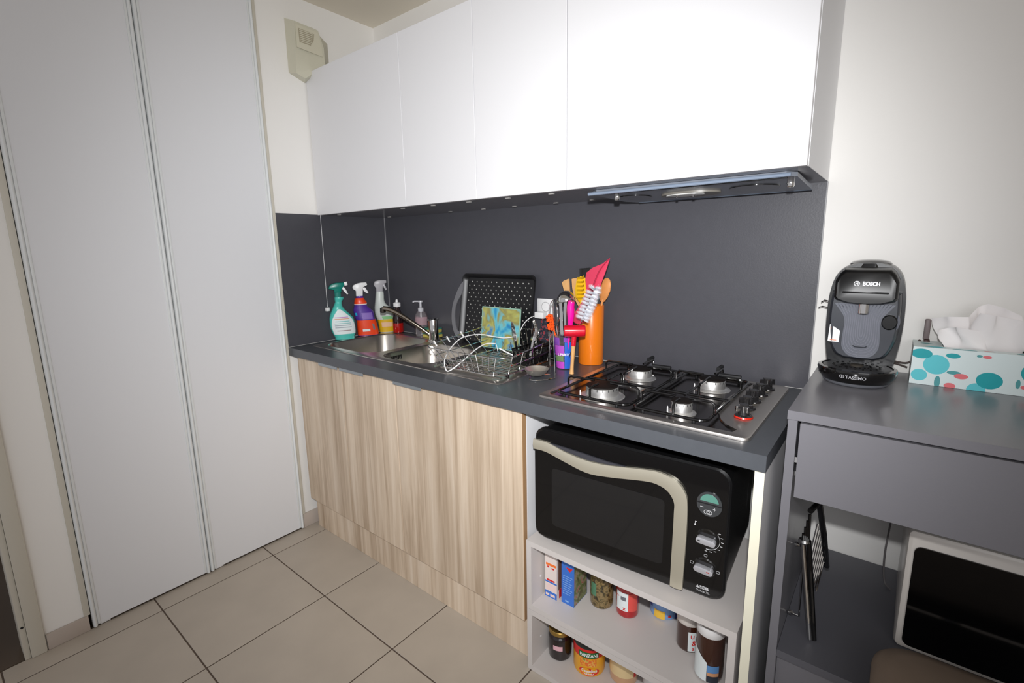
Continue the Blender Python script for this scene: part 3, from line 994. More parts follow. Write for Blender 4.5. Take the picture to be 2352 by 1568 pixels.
for nm, lb, x, y, ax, ay in cut:
    c = thing(nm, lb, 'cutlery', (x, y, 0.9192), 0, 'cutlery drying in the basket')
    c.rotation_euler = (math.radians(ax), math.radians(ay), 0)
    steel_up = nm in ('table_fork', 'table_spoon')
    obj('handle', M().box(-0.005, -0.0015, 0.0, 0.005, 0.0015, 0.080, r=0.001, seg=1), chrome if steel_up else blackplastic, parent=c, local=True)
    if nm == 'table_spoon':
        obj('bowl', M().lathe([(0, 0), (0.005, 0.002), (0.008, 0.008), (0.009, 0.018), (0.005, 0.03), (0, 0.034)], (0, 0, 0.0805), 12, sx=1.3, sy=0.25), chrome, parent=c, local=True)
    elif nm == 'table_fork':
        m = M().box(-0.010, -0.001, 0.0805, 0.010, 0.001, 0.095)
        for k in range(4):
            m.box(-0.010 + k * 0.0057, -0.001, 0.095, -0.007 + k * 0.0057, 0.001, 0.125)
        obj('tines', m, chrome, parent=c, local=True, smooth=0)
    else:
        obj('blade', M().prism([(-0.006, 0.0805), (0.007, 0.0805), (0.009, 0.13), (0.003, 0.155), (-0.006, 0.15)], lambda a, b, t: (a, t, b), -0.0006, 0.0006), chrome, parent=c, local=True, smooth=0)
# speckled pouch
pm = M()
rows = []
for i in range(9):
    f = i / 8
    z = 0.965 + 0.090 * f
    cxp = 1.100 + 0.012 * f
    hw = 0.042 - 0.016 * f + 0.004 * math.sin(f * 9)
    dd = 0.016 * (1 - f) + 0.003
    rows.append([(cxp + hw * math.cos(a), -0.100 + dd * math.sin(a) + 0.002 * math.sin(3 * a + 5 * f), z + 0.003 * math.sin(4 * a)) for a in [2 * PI * k / 20 for k in range(20)]])
pm.loft(rows)
obj('oven_cloth', pm, blotch_mat('speckled_cloth', [(20, 20, 28), (34, 36, 48), (30, 30, 40), (60, 66, 84), (190, 50, 50), (30, 30, 40)], 95, 0.6, 1.0, 0.4, 1.0), label='dark cloth speckled red and blue tucked behind cutlery basket', cat='cloth')

# ------------------------------------------------------------------ orange pot and its wooden spoons
ZT = 0.9
pot = thing('utensil_pot', 'tall orange cylindrical utensil pot against the splashback', 'pot', (1.285, -0.070, ZT))
OX, OY, OR = 1.285, -0.068, 0.0465
om = mat('orange_plastic', (232, 122, 24), 0.28, coat=0.3)
obj('body', M().lathe([(0, 0.0005), (OR - 0.001, 0.0005), (OR, 0.003), (OR, 0.218), (OR - 0.001, 0.220), (OR - 0.004, 0.219), (OR - 0.004, 0.006), (0, 0.005)], (OX, OY, ZT), 40), om, parent=pot)
wd = mat('pale_beech_wood', (216, 166, 108), 0.5, var=0.08, vscale=30)
wd2 = mat('honey_wood', (214, 142, 78), 0.5, var=0.08, vscale=30)


def flat_tool(poly, y0, y1, tk, lean=0.0, z0=1.0):
    """outline in the wall plane, leaning with height"""
    return M().prism(poly, lambda a, b, t: (a, y0 + (b - z0) * lean + t, b), 0.0, tk)


def utensil(name, label, cat, group=None, loc=(1.285, -0.07, 0.91)):
    return thing(name, label, cat, loc, 0, group)


u = utensil('wooden_spatula', 'wooden spatula with slit at the left of the orange pot', 'spatula', 'wooden spoons in the orange pot')
obj('blade', flat_tool([(1.168, 1.200), (1.178, 1.208), (1.198, 1.215), (1.204, 1.14), (1.222, 1.10), (1.214, 1.10), (1.184, 1.150)], -0.088, 0, 0.006), wd, parent=u, smooth=0)
obj('handle', M().tube([(1.214, -0.085, 1.115), (1.272, -0.062, 0.91)], 0.0045, 8), wd, parent=u)
u = utensil('wooden_spatula', 'broad wooden spatula just behind the yellow fork in the orange pot', 'spatula', 'wooden spoons in the orange pot')
obj('blade', flat_tool([(1.205, 1.214), (1.220, 1.218), (1.242, 1.214), (1.250, 1.15), (1.262, 1.10), (1.250, 1.09), (1.218, 1.14), (1.208, 1.18)], -0.078, 0, 0.006), wd, parent=u, smooth=0)
obj('handle', M().tube([(1.253, -0.075, 1.11), (1.283, -0.066, 0.91)], 0.0045, 8), wd, parent=u)
u = utensil('wooden_spoon', 'wooden spoon leaning right behind the pink spatula in the pot', 'spoon', 'wooden spoons in the orange pot')
obj('bowl', M().lathe([(0, -0.050), (0.008, -0.047), (0.018, -0.028), (0.022, 0.0), (0.019, 0.024), (0.010, 0.038), (0, 0.042)], (1.336, -0.062, 1.180), 16, sy=0.3, rot=Matrix.Rotation(math.radians(14), 3, 'Y')), wd2, parent=u)
obj('handle', M().tube([(1.327, -0.062, 1.142), (1.295, -0.070, 0.91)], 0.0045, 8), wd2, parent=u)
u = utensil('pasta_fork', 'yellow plastic pasta fork with curved teeth in the orange pot', 'fork')
ym = mat('yellow_plastic', (236, 186, 14), 0.35)
obj('head', soften(flat_tool([(1.243, 1.150), (1.262, 1.130), (1.282, 1.150), (1.288, 1.190), (1.282, 1.222), (1.262, 1.228), (1.246, 1.212), (1.240, 1.18)], -0.112, 0, 0.005), 0.001), ym, parent=u)
for k in range(6):
    z = 1.148 + k * 0.0145
    obj('tooth', M().tube([(1.252, -0.114, z), (1.284, -0.130, z + 0.003), (1.294, -0.146, z + 0.010)], lambda t: 0.0036 - 0.0015 * t, 7, sm=3), ym, parent=u)
obj('handle', M().tube([(1.264, -0.110, 1.14), (1.288, -0.078, 0.91)], 0.005, 8), ym, parent=u)
u = utensil('kitchen_turner', 'black kitchen turner standing at back of the orange pot', 'turner')
obj('blade', soften(flat_tool([(1.222, 1.252), (1.268, 1.256), (1.276, 1.200), (1.262, 1.175), (1.240, 1.175), (1.226, 1.200)], -0.052, 0, 0.006), 0.0015), blackgloss, parent=u)
obj('handle', M().tube([(1.251, -0.049, 1.18), (1.290, -0.056, 0.91)], 0.005, 8), blackgloss, parent=u)
u = utensil('silicone_spatula', 'large coral pink pointed silicone spatula leaning out of the pot', 'spatula')
pk = mat('coral_pink_silicone', (214, 62, 92), 0.35)
poly = [(1.403, 1.294), (1.376, 1.275), (1.340, 1.262), (1.314, 1.244), (1.310, 1.221), (1.316, 1.180), (1.300, 1.144), (1.270, 1.102), (1.259, 1.080), (1.268, 1.063), (1.290, 1.058), (1.312, 1.074), (1.337, 1.107), (1.353, 1.146), (1.372, 1.208), (1.392, 1.260)]
obj('blade', soften(flat_tool(poly, -0.160, 0, 0.004), 0.0008), pk, parent=u)
obj('ridge', M().tube([(1.402, -0.161, 1.292), (1.366, -0.163, 1.250), (1.340, -0.163, 1.190), (1.310, -0.162, 1.115)], lambda t: 0.0014 + 0.002 * t, 6, sm=4), mat('coral_pink_dark', (170, 36, 66), 0.4), parent=u)

# ------------------------------------------------------------------ clear printed cup with its utensils
CX, CY = 1.245, -0.185
cup = thing('plastic_cup', 'clear plastic party cup printed purple and blue holding utensils', 'cup', (CX, CY, ZT))
cr_ = lambda z: 0.031 + (z - 0.9) * 0.085
obj('wall', M().lathe([(0, 0.0008), (0.031, 0.0008), (cr_(1.022), 0.122), (cr_(1.022) - 0.0015, 0.122), (0.029, 0.003), (0, 0.003)], (CX, CY, ZT), 32), mat('clear_cup_plastic', (232, 234, 240), 0.05, trans=0.95, ior=1.15), parent=cup)


def cup_patch(z0, z1, a0, a1, off=0.0005):
    m = M()
    n, k = 12, 3
    vs = []
    for i in range(k + 1):
        z = z0 + (z1 - z0) * i / k
        for j in range(n):
            a = a0 + (a1 - a0) * j / (n - 1)
            r = cr_(z) + off
            vs.append((CX + r * math.cos(a), CY + r * math.sin(a), z))
    fs = [(i * n + j, i * n + j + 1, (i + 1) * n + j + 1, (i + 1) * n + j) for i in range(k) for j in range(n - 1)]
    return m.add(vs, fs)


AV = math.atan2(-1.6496 - CY, 2.1634 - CX)     # towards the room


def deg(d):
    return AV + math.radians(d)


for z0, z1, a0, a1, c in ((0.903, 0.928, -75, -5, (190, 74, 190)), (0.929, 0.950, -78, -10, (110, 134, 92)), (0.951, 0.988, -78, -5, (176, 80, 190)), (0.989, 1.016, -78, -30, (128, 70, 170)), (0.903, 1.000, -3, 40, (40, 98, 196)), (1.001, 1.018, -8, 18, (130, 60, 170))):
    obj('print', cup_patch(z0, z1, deg(a0), deg(a1)), mat('cup_print_%d_%d_%d' % c, c, 0.4), parent=cup, smooth=50)
tm = M()
put_text(tm, 'L PARTY', 0.0085, lambda x, y: (CX + (cr_(0.955) + 0.0014) * math.cos(deg(-8) + x / 0.036), CY + (cr_(0.955) + 0.0014) * math.sin(deg(-8) + x / 0.036), 0.951 + y), bold=0.03, width=0.044)
obj('lettering', tm, white_plastic, parent=cup, smooth=0)

G = 'utensils standing in the clear cup'
u = utensil('ladle', 'stainless steel ladle with domed bowl upwards in the clear cup', 'ladle', G, (1.24, -0.185, 0.905))
obj('bowl', M().lathe([(0.033, -0.012), (0.034, -0.010), (0.032, 0.004), (0.024, 0.018), (0.012, 0.026), (0, 0.028), (0, 0.0265), (0.012, 0.0245), (0.023, 0.0165), (0.0305, 0.003), (0.032, -0.012)], (1.243, -0.178, 1.152), 28, rot=Matrix.Rotation(math.radians(-8), 3, 'Y')), chrome, parent=u)
obj('handle', M().tube([(1.222, -0.185, 1.146), (1.226, -0.187, 1.05), (1.243, -0.182, 0.906)], 0.0030, 8), chrome, parent=u)
u = utensil('tongs', 'flat steel kitchen tongs hanging inside the clear cup', 'tongs', G, (1.24, -0.185, 0.905))
for dx, tx in ((0.0, 0.004), (0.018, -0.003)):
    obj('arm', M().prism([(1.226 + dx, 1.139), (1.237 + dx, 1.139), (1.242 + dx * 0.6 + tx, 1.02), (1.246 + dx * 0.3, 0.906), (1.238 + dx * 0.3, 0.906), (1.230 + dx * 0.6 + tx, 1.02)], lambda a, b, t: (a, -0.199 + (b - 1.02) * 0.02 + t + dx * 0.3, b), 0.0, 0.0016), chrome, parent=u, smooth=0)
u = utensil('whisk', 'steel wire whisk leaning left in the clear cup', 'whisk', G, (1.235, -0.185, 0.905))
base = Vector((1.212, -0.190, 1.05))
ax = Vector((-0.12, 0.0, 0.99)).normalized()
side = Vector((0.99, 0, 0.12))
fw = Vector((0, 1, 0))
for k in range(5):
    a = PI * k / 5
    d_ = side * math.cos(a) + fw * math.sin(a)
    obj('wire', M().tube([base, base + ax * 0.03 + d_ * 0.016, base + ax * 0.07 + d_ * 0.022, base + ax * 0.098, base + ax * 0.07 - d_ * 0.022, base + ax * 0.03 - d_ * 0.016, base], 0.0008, 5, sm=5), chrome, parent=u)
obj('handle', M().tube([tuple(base), (1.232, -0.188, 0.906)], 0.0045, 10), chrome, parent=u)
u = utensil('orange_clip', 'orange flower shaped clip sitting at the rim of the clear cup', 'clip', None, (1.19, -0.21, 1.05))
oc = mat('bright_orange_plastic', (240, 84, 14), 0.35)
m = M()
for cx_, cz_ in ((1.198, 1.082), (1.203, 1.052)):
    for k in range(5):
        a = 2 * PI * k / 5 + 0.3
        m.lathe([(0, -0.003), (0.0065, -0.003), (0.0065, 0.003), (0, 0.003)], (cx_ + 0.009 * math.cos(a), -0.216, cz_ + 0.009 * math.sin(a)), 10, 'y')
    m.lathe([(0, -0.004), (0.006, -0.004), (0.006, 0.004), (0, 0.004)], (cx_, -0.216, cz_), 10, 'y')
m.tube([(1.205, -0.212, 1.095), (1.210, -0.205, 1.03), (1.226, -0.200, 0.99)], 0.004, 8)
obj('flower', m, oc, parent=u)
u = utensil('brush_handle', 'hot pink plastic handle standing upright in the clear cup', 'handle', G, (1.25, -0.20, 0.91))
obj('grip', M().tube([(1.262, -0.205, 0.912), (1.274, -0.208, 1.02), (1.280, -0.208, 1.065), (1.282, -0.208, 1.10), (1.281, -0.208, 1.130), (1.286, -0.208, 1.147)], lambda t: 0.0055 + 0.008 * max(0, math.sin((t - 0.25) * 1.25 * PI * 0.85)), 14, sm=4), mat('hot_pink_plastic', (250, 18, 160), 0.25, coat=0.3), parent=u)
u = utensil('bottle_brush', 'white bristled bottle brush leaning right out of the clear cup', 'brush', G, (1.26, -0.20, 0.91))
p0 = Vector((1.346, -0.240, 1.092))
p1 = Vector((1.396, -0.245, 1.200))
obj('wire', M().tube([(1.258, -0.195, 0.912), (1.310, -0.228, 1.015), tuple(p0), tuple(p1)], 0.0016, 6), chrome, parent=u)
bmz = M()
axd = (p1 - p0).normalized()
s1 = axd.orthogonal().normalized()
s2 = axd.cross(s1)
rnd = random.Random(3)
for k in range(2600):
    f = rnd.random()
    a = f * 2 * PI * 9 + rnd.uniform(-1.1, 1.1)
    L = 0.0285 * (1 if f < 0.9 else 1 - (f - 0.9) * 2.0) * rnd.uniform(0.88, 1.05)
    dirv = (s1 * math.cos(a) + s2 * math.sin(a) + axd * (rnd.uniform(-0.12, 0.12) + (0.5 * max(0, f - 0.82) * 6))).normalized()
    b0 = p0 + (p1 - p0) * f
    e = b0 + dirv * L
    w = axd.cross(dirv).normalized() * 0.00045
    w2 = axd * 0.00045
    bmz.add([b0 + w, b0 - w * 0.5 + w2, b0 - w * 0.5 - w2, e], [(0, 1, 3), (1, 2, 3), (2, 0, 3)])
obj('bristles', bmz, mat('white_bristle', (238, 240, 246), 0.6), parent=u, smooth=0, kind='stuff')
u = thing('meat_mallet', 'red meat mallet with wooden handle leaning on the orange pot', 'mallet', (1.315, -0.245, ZT))
rm = mat('red_plastic', (206, 16, 44), 0.25, coat=0.4)
vx = Vector((0.83, 0.55, 0)).normalized()
cH = Vector((1.323, -0.250, 1.052))
rx = Matrix(((vx.x, 0, -vx.y), (vx.y, 0, vx.x), (0, 1, 0))).transposed()
hm = M()
loops = []
for dd, r in ((-0.036, 0.0), (-0.036, 0.017), (-0.033, 0.0195), (-0.012, 0.0205), (0.012, 0.0205), (0.033, 0.0195), (0.036, 0.017), (0.036, 0.0)):
    ny = Vector((-vx.y, vx.x, 0))
    loops.append([cH + vx * dd + ny * (max(r, 1e-4) * math.cos(2 * PI * k / 20)) + Vector((0, 0, max(r, 1e-4) * math.sin(2 * PI * k / 20))) for k in range(20)])
hm.loft(loops)
obj('head', hm, rm, parent=u)
obj('socket', M().tube([(1.322, -0.250, 1.042), (1.318, -0.250, 1.000)], 0.0085, 14), rm, parent=u)
obj('handle', M().tube([(1.318, -0.250, 1.002), (1.315, -0.250, 0.95), (1.313, -0.250, 0.92), (1.312, -0.250, 0.901)], lambda t: 0.0078 - 0.0018 * math.sin(t * PI) + 0.0006 * t, 14, sm=3), wd, parent=u)

# ------------------------------------------------------------------ wire utensil stand with a small pan
u = thing('utensil_stand', 'chrome wire stand with two uprights beside the sink corner', 'stand', (1.25, -0.33, ZT))
obj('base_wire', M().tube([(1.300, -0.335, 0.9025), (1.288, -0.372, 0.9025), (1.262, -0.402, 0.9025), (1.240, -0.398, 0.9025), (1.225, -0.370, 0.9025), (1.234, -0.335, 0.9025), (1.262, -0.305, 0.9025)], 0.0022, 8, sm=5), chrome, parent=u)
obj('upright', M().tube([(1.300, -0.335, 0.9025), (1.298, -0.333, 0.94), (1.286, -0.325, 1.058)], 0.0022, 8), chrome, parent=u)
obj('upright', M().tube([(1.262, -0.305, 0.9025), (1.262, -0.308, 0.94), (1.262, -0.315, 1.056)], 0.0022, 8), chrome, parent=u)
u = thing('small_pan', 'tiny steel pan with black handle resting on the wire stand', 'pan', (1.23, -0.34, 0.906))
obj('bowl', M().lathe([(0, 0.0), (0.020, 0.0005), (0.031, 0.007), (0.040, 0.020), (0.0425, 0.0235), (0.0405, 0.0235), (0.030, 0.009), (0.019, 0.003), (0, 0.0025)], (1.236, -0.352, 0.9062), 32), mat('satin_pan_steel', (206, 200, 190), 0.4, 0.85), parent=u)
obj('handle', M().tube([(1.198, -0.335, 0.926), (1.172, -0.320, 0.936), (1.180, -0.26, 0.950), (1.196, -0.20, 0.960)], lambda t: 0.0035 + 0.0025 * t, 10, sm=4), blackplastic, parent=u)

# ------------------------------------------------------------------ gas hob
HX0, HX1, HY0, HY1 = 1.3667, 1.9410, -0.5350, -0.0305
hob = thing('gas_hob', 'stainless steel gas hob with four burners set in worktop', 'hob', ((HX0 + HX1) / 2, (HY0 + HY1) / 2, 0.9))
hob_m = mat('hob_steel', (208, 203, 198), 0.38, 1.0, bump=0.015, bscale=500)
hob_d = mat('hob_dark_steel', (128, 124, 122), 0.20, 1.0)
o0 = rrect(HX0, HY0, HX1, HY1, 0.018, 5)
well = []
# recessed pan: rounded left side, right side curved in around the controls
well += [(1.392, -0.505), (1.388, -0.495), (1.388, -0.075), (1.392, -0.065), (1.402, -0.058)]
well += [(1.848, -0.058), (1.843, -0.10), (1.832, -0.16), (1.824, -0.22), (1.822, -0.28), (1.827, -0.34), (1.838, -0.395), (1.856, -0.440), (1.878, -0.470), (1.905, -0.490), (1.900, -0.512), (1.402, -0.512)]
bm = bmesh.new()
edges = []
for poly in (scale_loop(o0, 0.004), well):
    vs = [bm.verts.new((a, b, 0.9085)) for a, b in poly]
    for i in range(len(vs)):
        edges.append(bm.edges.new((vs[i], vs[(i + 1) % len(vs)])))
bmesh.ops.triangle_fill(bm, use_beauty=True, use_dissolve=False, edges=edges)
pl = M().addbm(bm)
pl.loft([loop3(scale_loop(o0, 0.004), 0.9085), loop3(scale_loop(o0, 0.001), 0.9070), loop3(o0, 0.9045), loop3(o0, 0.9002)], cap0=False, cap1=False)
obj('rim', pl, hob_m, parent=hob, smooth=40, dbl=True)
wcx = 1.62
inn = [((a - wcx) * 0.985 + wcx, (b + 0.285) * 0.982 - 0.285) for a, b in well]
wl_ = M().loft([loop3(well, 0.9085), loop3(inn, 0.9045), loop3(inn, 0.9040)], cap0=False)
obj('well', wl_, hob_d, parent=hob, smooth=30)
burn = [(1.522, -0.425, 0.046, 'large'), (1.757, -0.435, 0.026, 'small'), (1.530, -0.180, 0.037, 'medium'), (1.757, -0.175, 0.037, 'medium')]
for bx, by, br, sz in burn:
    bo = obj('burner', M().lathe([(0.0, 0), (br * 1.42, 0.0), (br * 1.38, 0.0018), (br * 1.12, 0.0032), (br * 1.02, 0.006), (br * 1.0, 0.028), (br * 0.97, 0.0295), (0, 0.0295)], (bx, by, 0.9045), 40), mat('burner_aluminium', (226, 225, 223), 0.38, 0.9), parent=hob)
    obj('burner_cap', M().lathe([(0, 0.0296), (br * 0.93, 0.0296), (br * 1.0, 0.0310), (br * 0.98, 0.0335), (br * 0.86, 0.035), (0, 0.0345)], (bx, by, 0.9045), 40), mat('burner_cap_black', (24, 19, 17), 0.6, spec=0.25), parent=bo)
    m = M()
    for k in range(18):
        a = 2 * PI * k / 18
        m.box(-0.001, -0.0008, 0.0, 0.001, 0.0008, 0.006, mat=Matrix.Translation((bx + br * 1.0 * math.cos(a), by + br * 1.0 * math.sin(a), 0.9272)) @ Matrix.Rotation(a, 4, 'Z'))
    obj('flame_slot', m, blackmatt, parent=bo, smooth=0)
    obj('igniter', M().lathe([(0, 0), (0.0016, 0), (0.0016, 0.013), (0.0008, 0.016), (0, 0.016)], (bx - br * 1.15, by - br * 0.75, 0.9055), 10), white_plastic, parent=bo)

enam = blackgloss


def grate(x0, x1, lab):
    g_ = thing('pan_support', lab, 'pan support', ((x0 + x1) / 2, -0.285, 0.905), 0, 'black pan supports on the hob')
    y0, y1 = -0.497, -0.068
    obj('frame', M().tube([(a, b, 0.9145) for a, b in rrect(x0, y0, x1, y1, 0.022, 5)], 0.0042, 8, closed=True), enam, parent=g_)
    obj('cross_bar', M().tube([(x0, -0.300, 0.9145), (x1, -0.300, 0.9145)], 0.0042, 8), enam, parent=g_)
    for bx, by in [(b[0], b[1]) for b in burn if x0 < b[0] < x1]:
        front = by < -0.3
        ya, yb = (y0, -0.300) if front else (-0.300, y1)
        r0 = 0.026 if not (front and bx > 1.7) else 0.018
        zt = 0.9465
        for (sx, sy, ex, ey, thick) in ((x0, by, bx - r0, by, 0), (x1, by, bx + r0, by, 0), (bx, ya, bx, by - r0, 0), (bx, yb, bx, by + r0, 0)):
            v = Vector((ex - sx, ey - sy, 0)).normalized()
            a = Vector((sx, sy, 0))
            pts = [a + Vector((0, 0, 0.9145)), a + Vector((0, 0, zt - 0.006)), a + v * 0.008 + Vector((0, 0, zt)), Vector((ex, ey, zt))]
            obj('finger', M().tube(pts, 0.0034, 8), enam, parent=g_)
    for fx, fy in ((x0 + 0.03, y0), (x1 - 0.03, y0), (x0 + 0.03, y1), (x1 - 0.03, y1)):
        obj('foot', M().lathe([(0, 0), (0.004, 0), (0.005, 0.003), (0.004, 0.008)], (fx, fy, 0.9042), 8), blackmatt, parent=g_)
    # thick studs on the back fingers
    for bx, by in [(b[0], b[1]) for b in burn if x0 < b[0] < x1 and b[1] > -0.3]:
        obj('stud', M().tube([(bx - 0.004, y1 + 0.004, 0.951), (bx - 0.004, y1 - 0.036, 0.9505)], 0.0062, 10), blackmatt, parent=g_)
        obj('stud', M().tube([(x1 - 0.002, by, 0.952), (x1 - 0.062, by, 0.9515)], 0.0062, 10), blackmatt, parent=g_)


grate(1.408, 1.634, 'black enamel pan support over the two left burners')
grate(1.648, 1.838, 'black enamel pan support over the two right burners')

kb = mat('knob_dark', (34, 33, 34), 0.2, coat=0.5)
for i, (kx, ky) in enumerate(((1.896, -0.392), (1.887, -0.318), (1.886, -0.245), (1.888, -0.172), (1.892, -0.100))):
    k_ = obj('control_knob', M().lathe([(0, 0.001), (0.0205, 0.001), (0.0205, 0.005), (0.014, 0.0075), (0.012, 0.020), (0.0125, 0.030), (0.0105, 0.033), (0, 0.033)], (kx, ky, 0.9085), 24), kb, parent=hob)
    m = M()
    for s_ in (-1, 1):
        m.box(-0.0035, -0.021, 0.016, 0.0035, 0.021, 0.031, r=0.0015, seg=2, mat=Matrix.Translation((kx, ky, 0.9085)) @ Matrix.Rotation(math.radians(40 + 90 * (s_ > 0)), 4, 'Z'))
    obj('grip', m, kb if i else chrome, parent=k_)
    obj('ring', M().lathe([(0.0208, 0.0006), (0.0222, 0.0010), (0.0208, 0.0045)], (kx, ky, 0.9085), 24), mat('knob_red_ring', (200, 40, 24), 0.3) if i == 0 else chrome, parent=k_)

# ------------------------------------------------------------------ microwave oven in the niche
MWA = math.radians(3.2)
mw = thing('microwave_oven', 'black microwave oven with curved silver door trim under the hob', 'microwave', (1.366, -0.545, 0.4545), MWA)
H0 = 0.0135    # feet height; local z of measurements starts here
mb_ = mat('microwave_black', (9, 9, 10), 0.18, coat=0.4)
mb_case = mat('microwave_casing', (12, 12, 13), 0.38, bump=0.1, bscale=300)
case = M()
co = rrect(0.0, 0.0 + H0, 0.543, 0.345 + H0, 0.035, 6)
case.loft([[(a, 0.0, b) for a, b in scale_loop(co, 0.004)], [(a, 0.004, b) for a, b in co], [(a, 0.020, b) for a, b in co],
           [(a, 0.022, b) for a, b in scale_loop(co, 0.004)], [(a, 0.36, b) for a, b in scale_loop(co, 0.006)], [(a, 0.37, b) for a, b in scale_loop(co, 0.012)]])
obj('casing', case, mb_case, parent=mw, local=True, smooth=30)
fo = rrect(0.004, 0.004 + H0, 0.539, 0.341 + H0, 0.032, 6)
obj('front_panel', M().loft([[(a, -0.0005, b) for a, b in scale_loop(fo, 0.002)], [(a, 0.0015, b) for a, b in fo], [(a, 0.004, b) for a, b in fo]]), mb_, parent=mw, local=True, smooth=30)
door = obj('door', M().prism([(0.004, 0.045 + H0), (0.006, 0.022 + H0), (0.018, 0.008 + H0), (0.04, 0.0025 + H0), (0.414, 0.0015 + H0), (0.416, 0.235 + H0), (0.40, 0.258 + H0), (0.37, 0.269 + H0), (0.334, 0.268 + H0), (0.239, 0.252 + H0), (0.174, 0.247 + H0), (0.105, 0.262 + H0), (0.045, 0.277 + H0), (0.004, 0.277 + H0)],
                               lambda a, b, t: (a, t, b), -0.006, -0.0006), mb_, parent=mw, local=True, smooth=0)
obj('window', M().prism(rrect(0.062, 0.050 + H0, 0.392, 0.232 + H0, 0.012, 3), lambda a, b, t: (a, t, b), -0.0066, -0.0059), mat('microwave_window', (26, 26, 27), 0.10, coat=0.5), parent=door, local=True, smooth=0)
bo_ = [(0.0, 0.308), (0.0504, 0.3065), (0.1051, 0.292), (0.1737, 0.283), (0.2383, 0.2858), (0.3342, 0.300), (0.3803, 0.3025), (0.4202, 0.289), (0.4412, 0.2653), (0.4479, 0.2322), (0.4487, 0.1497), (0.4455, 0.001)]
bi_ = [(0.0, 0.278), (0.0444, 0.2775), (0.1052, 0.262), (0.1741, 0.2475), (0.239, 0.2525), (0.3353, 0.2685), (0.3706, 0.2694), (0.3985, 0.2586), (0.4150, 0.2342), (0.4164, 0.2044), (0.4160, 0.1444), (0.4145, 0.001)]
bo_ = catmull([Vector((a, b, 0)) for a, b in bo_], 4)
bi_ = catmull([Vector((a, b, 0)) for a, b in bi_], 4)
loops = []
for p, q in zip(bo_, bi_):
    loops.append([(p.x, -0.001, p.y + H0), (p.x, -0.009, p.y + H0), ((p.x + q.x) / 2, -0.0115, (p.y + q.y) / 2 + H0), (q.x, -0.009, q.y + H0), (q.x, -0.001, q.y + H0)])
obj('handle_trim', M().loft(loops), mat('champagne_silver', (196, 190, 172), 0.34, 0.55), parent=door, local=True, smooth=40, label='curved champagne silver handle trim')
pock = [(0.055, 0.3055), (0.10, 0.3035), (0.16, 0.300), (0.23, 0.294), (0.285, 0.2935), (0.238, 0.287), (0.174, 0.2845), (0.105, 0.2935)]
obj('grip_recess', M().prism(pock, lambda a, b, t: (a, t, b + H0), -0.006, -0.0006), mat('grip_recess_grey', (58, 58, 64), 0.35), parent=mw, local=True, smooth=0)
# oval display
dcx, dcz = 0.497, 0.251 + H0
obj('display_bezel', M().prism(ell(dcx, dcz, 0.029, 0.0315, 28), lambda a, b, t: (a, t, b), -0.0035, -0.0004), mat('display_bezel', (60, 62, 64), 0.18, coat=0.5), parent=mw, local=True, smooth=40)
obj('display', M().prism(ell(dcx, dcz + 0.004, 0.0215, 0.022, 18, 0.12, PI - 0.12), lambda a, b, t: (a, t, b), -0.0042, -0.0034), mat('lcd_green', (92, 142, 128), 0.15), parent=mw, local=True, smooth=0)
obj('display_divider', M().box(dcx - 0.0285, -0.0044, dcz - 0.0008, dcx + 0.0285, -0.0034, dcz + 0.0018), blackmatt, parent=mw, local=True, smooth=0)
pr_ = mat('light_grey_print', (200, 200, 202), 0.5)
m = M()
m.box(dcx - 0.020, -0.0041, dcz - 0.0105, dcx - 0.013, -0.0036, dcz - 0.009)
m.box(dcx + 0.009, -0.0041, dcz - 0.0105, dcx + 0.016, -0.0036, dcz - 0.009).box(dcx + 0.0118, -0.0041, dcz - 0.0133, dcx + 0.0132, -0.0036, dcz - 0.0062)
m.tube([(dcx - 0.002 + a, -0.0038, dcz - 0.021 + b) for a, b in rrect(-0.009, -0.0048, 0.009, 0.0048, 0.0046, 4)], 0.0007, 5, closed=True)
m.tube([(dcx - 0.002 + a, -0.0038, dcz - 0.021 + b) for a, b in ell(0, 0, 0.0038, 0.0026, 12)], 0.0005, 5, closed=True)
obj('button_marks', m, pr_, parent=mw, local=True, smooth=0)
for (kx, kz, tilt) in ((0.496, 0.158, -3), (0.494, 0.080, -4)):
    kz += H0
    kd = obj('dial', M().lathe([(0, -0.003), (0.0235, -0.003), (0.0265, -0.0005)], (kx, 0, kz), 32, 'y'), blackgloss, parent=mw, local=True)
    gm = M().prism(rrect(-0.0225, -0.0075, 0.0225, 0.0075, 0.0074, 6), lambda a, b, t: (a, t, b), -0.017, -0.003)
    gm.xf(Matrix.Translation((kx, 0, kz)) @ Matrix.Rotation(math.radians(-tilt), 4, 'Y'))
    obj('grip', soften(gm, 0.0018), mat('dial_silver', (205, 205, 210), 0.3, 0.5), parent=kd, local=True)
    obj('pointer', M().box(kx - 0.018 if kz > 0.15 else kx + 0.008, -0.0176, kz - 0.0008, kx - 0.012 if kz > 0.15 else kx + 0.015, -0.0168, kz + 0.0012), blackmatt if kz > 0.15 else mat('pointer_red', (180, 30, 30), 0.4), parent=kd, local=True, smooth=0)
m = M()
for k in range(8):
    a = math.radians(38 - k * 19)
    x, z = 0.498 + 0.033 * math.cos(a), 0.160 + H0 + 0.034 * math.sin(a)
    m.box(x - 0.0026, -0.0010, z - 0.0007, x + 0.0026, -0.0006, z + 0.0007)
m.tube([(0.498 + 0.0275 * math.cos(math.radians(40 - k * 8)), -0.0008, 0.160 + H0 + 0.0285 * math.sin(math.radians(40 - k * 8))) for k in range(18)], lambda t: 0.0003 + 0.0006 * t, 5)
for x, z in ((0.4637, 0.0835), (0.495, 0.1135), (0.5254, 0.079)):
    m.tube([(x + a, -0.0008, z + H0 + b) for a, b in rrect(-0.0035, -0.003, 0.0035, 0.003, 0.001, 2)], 0.0004, 5, closed=True)
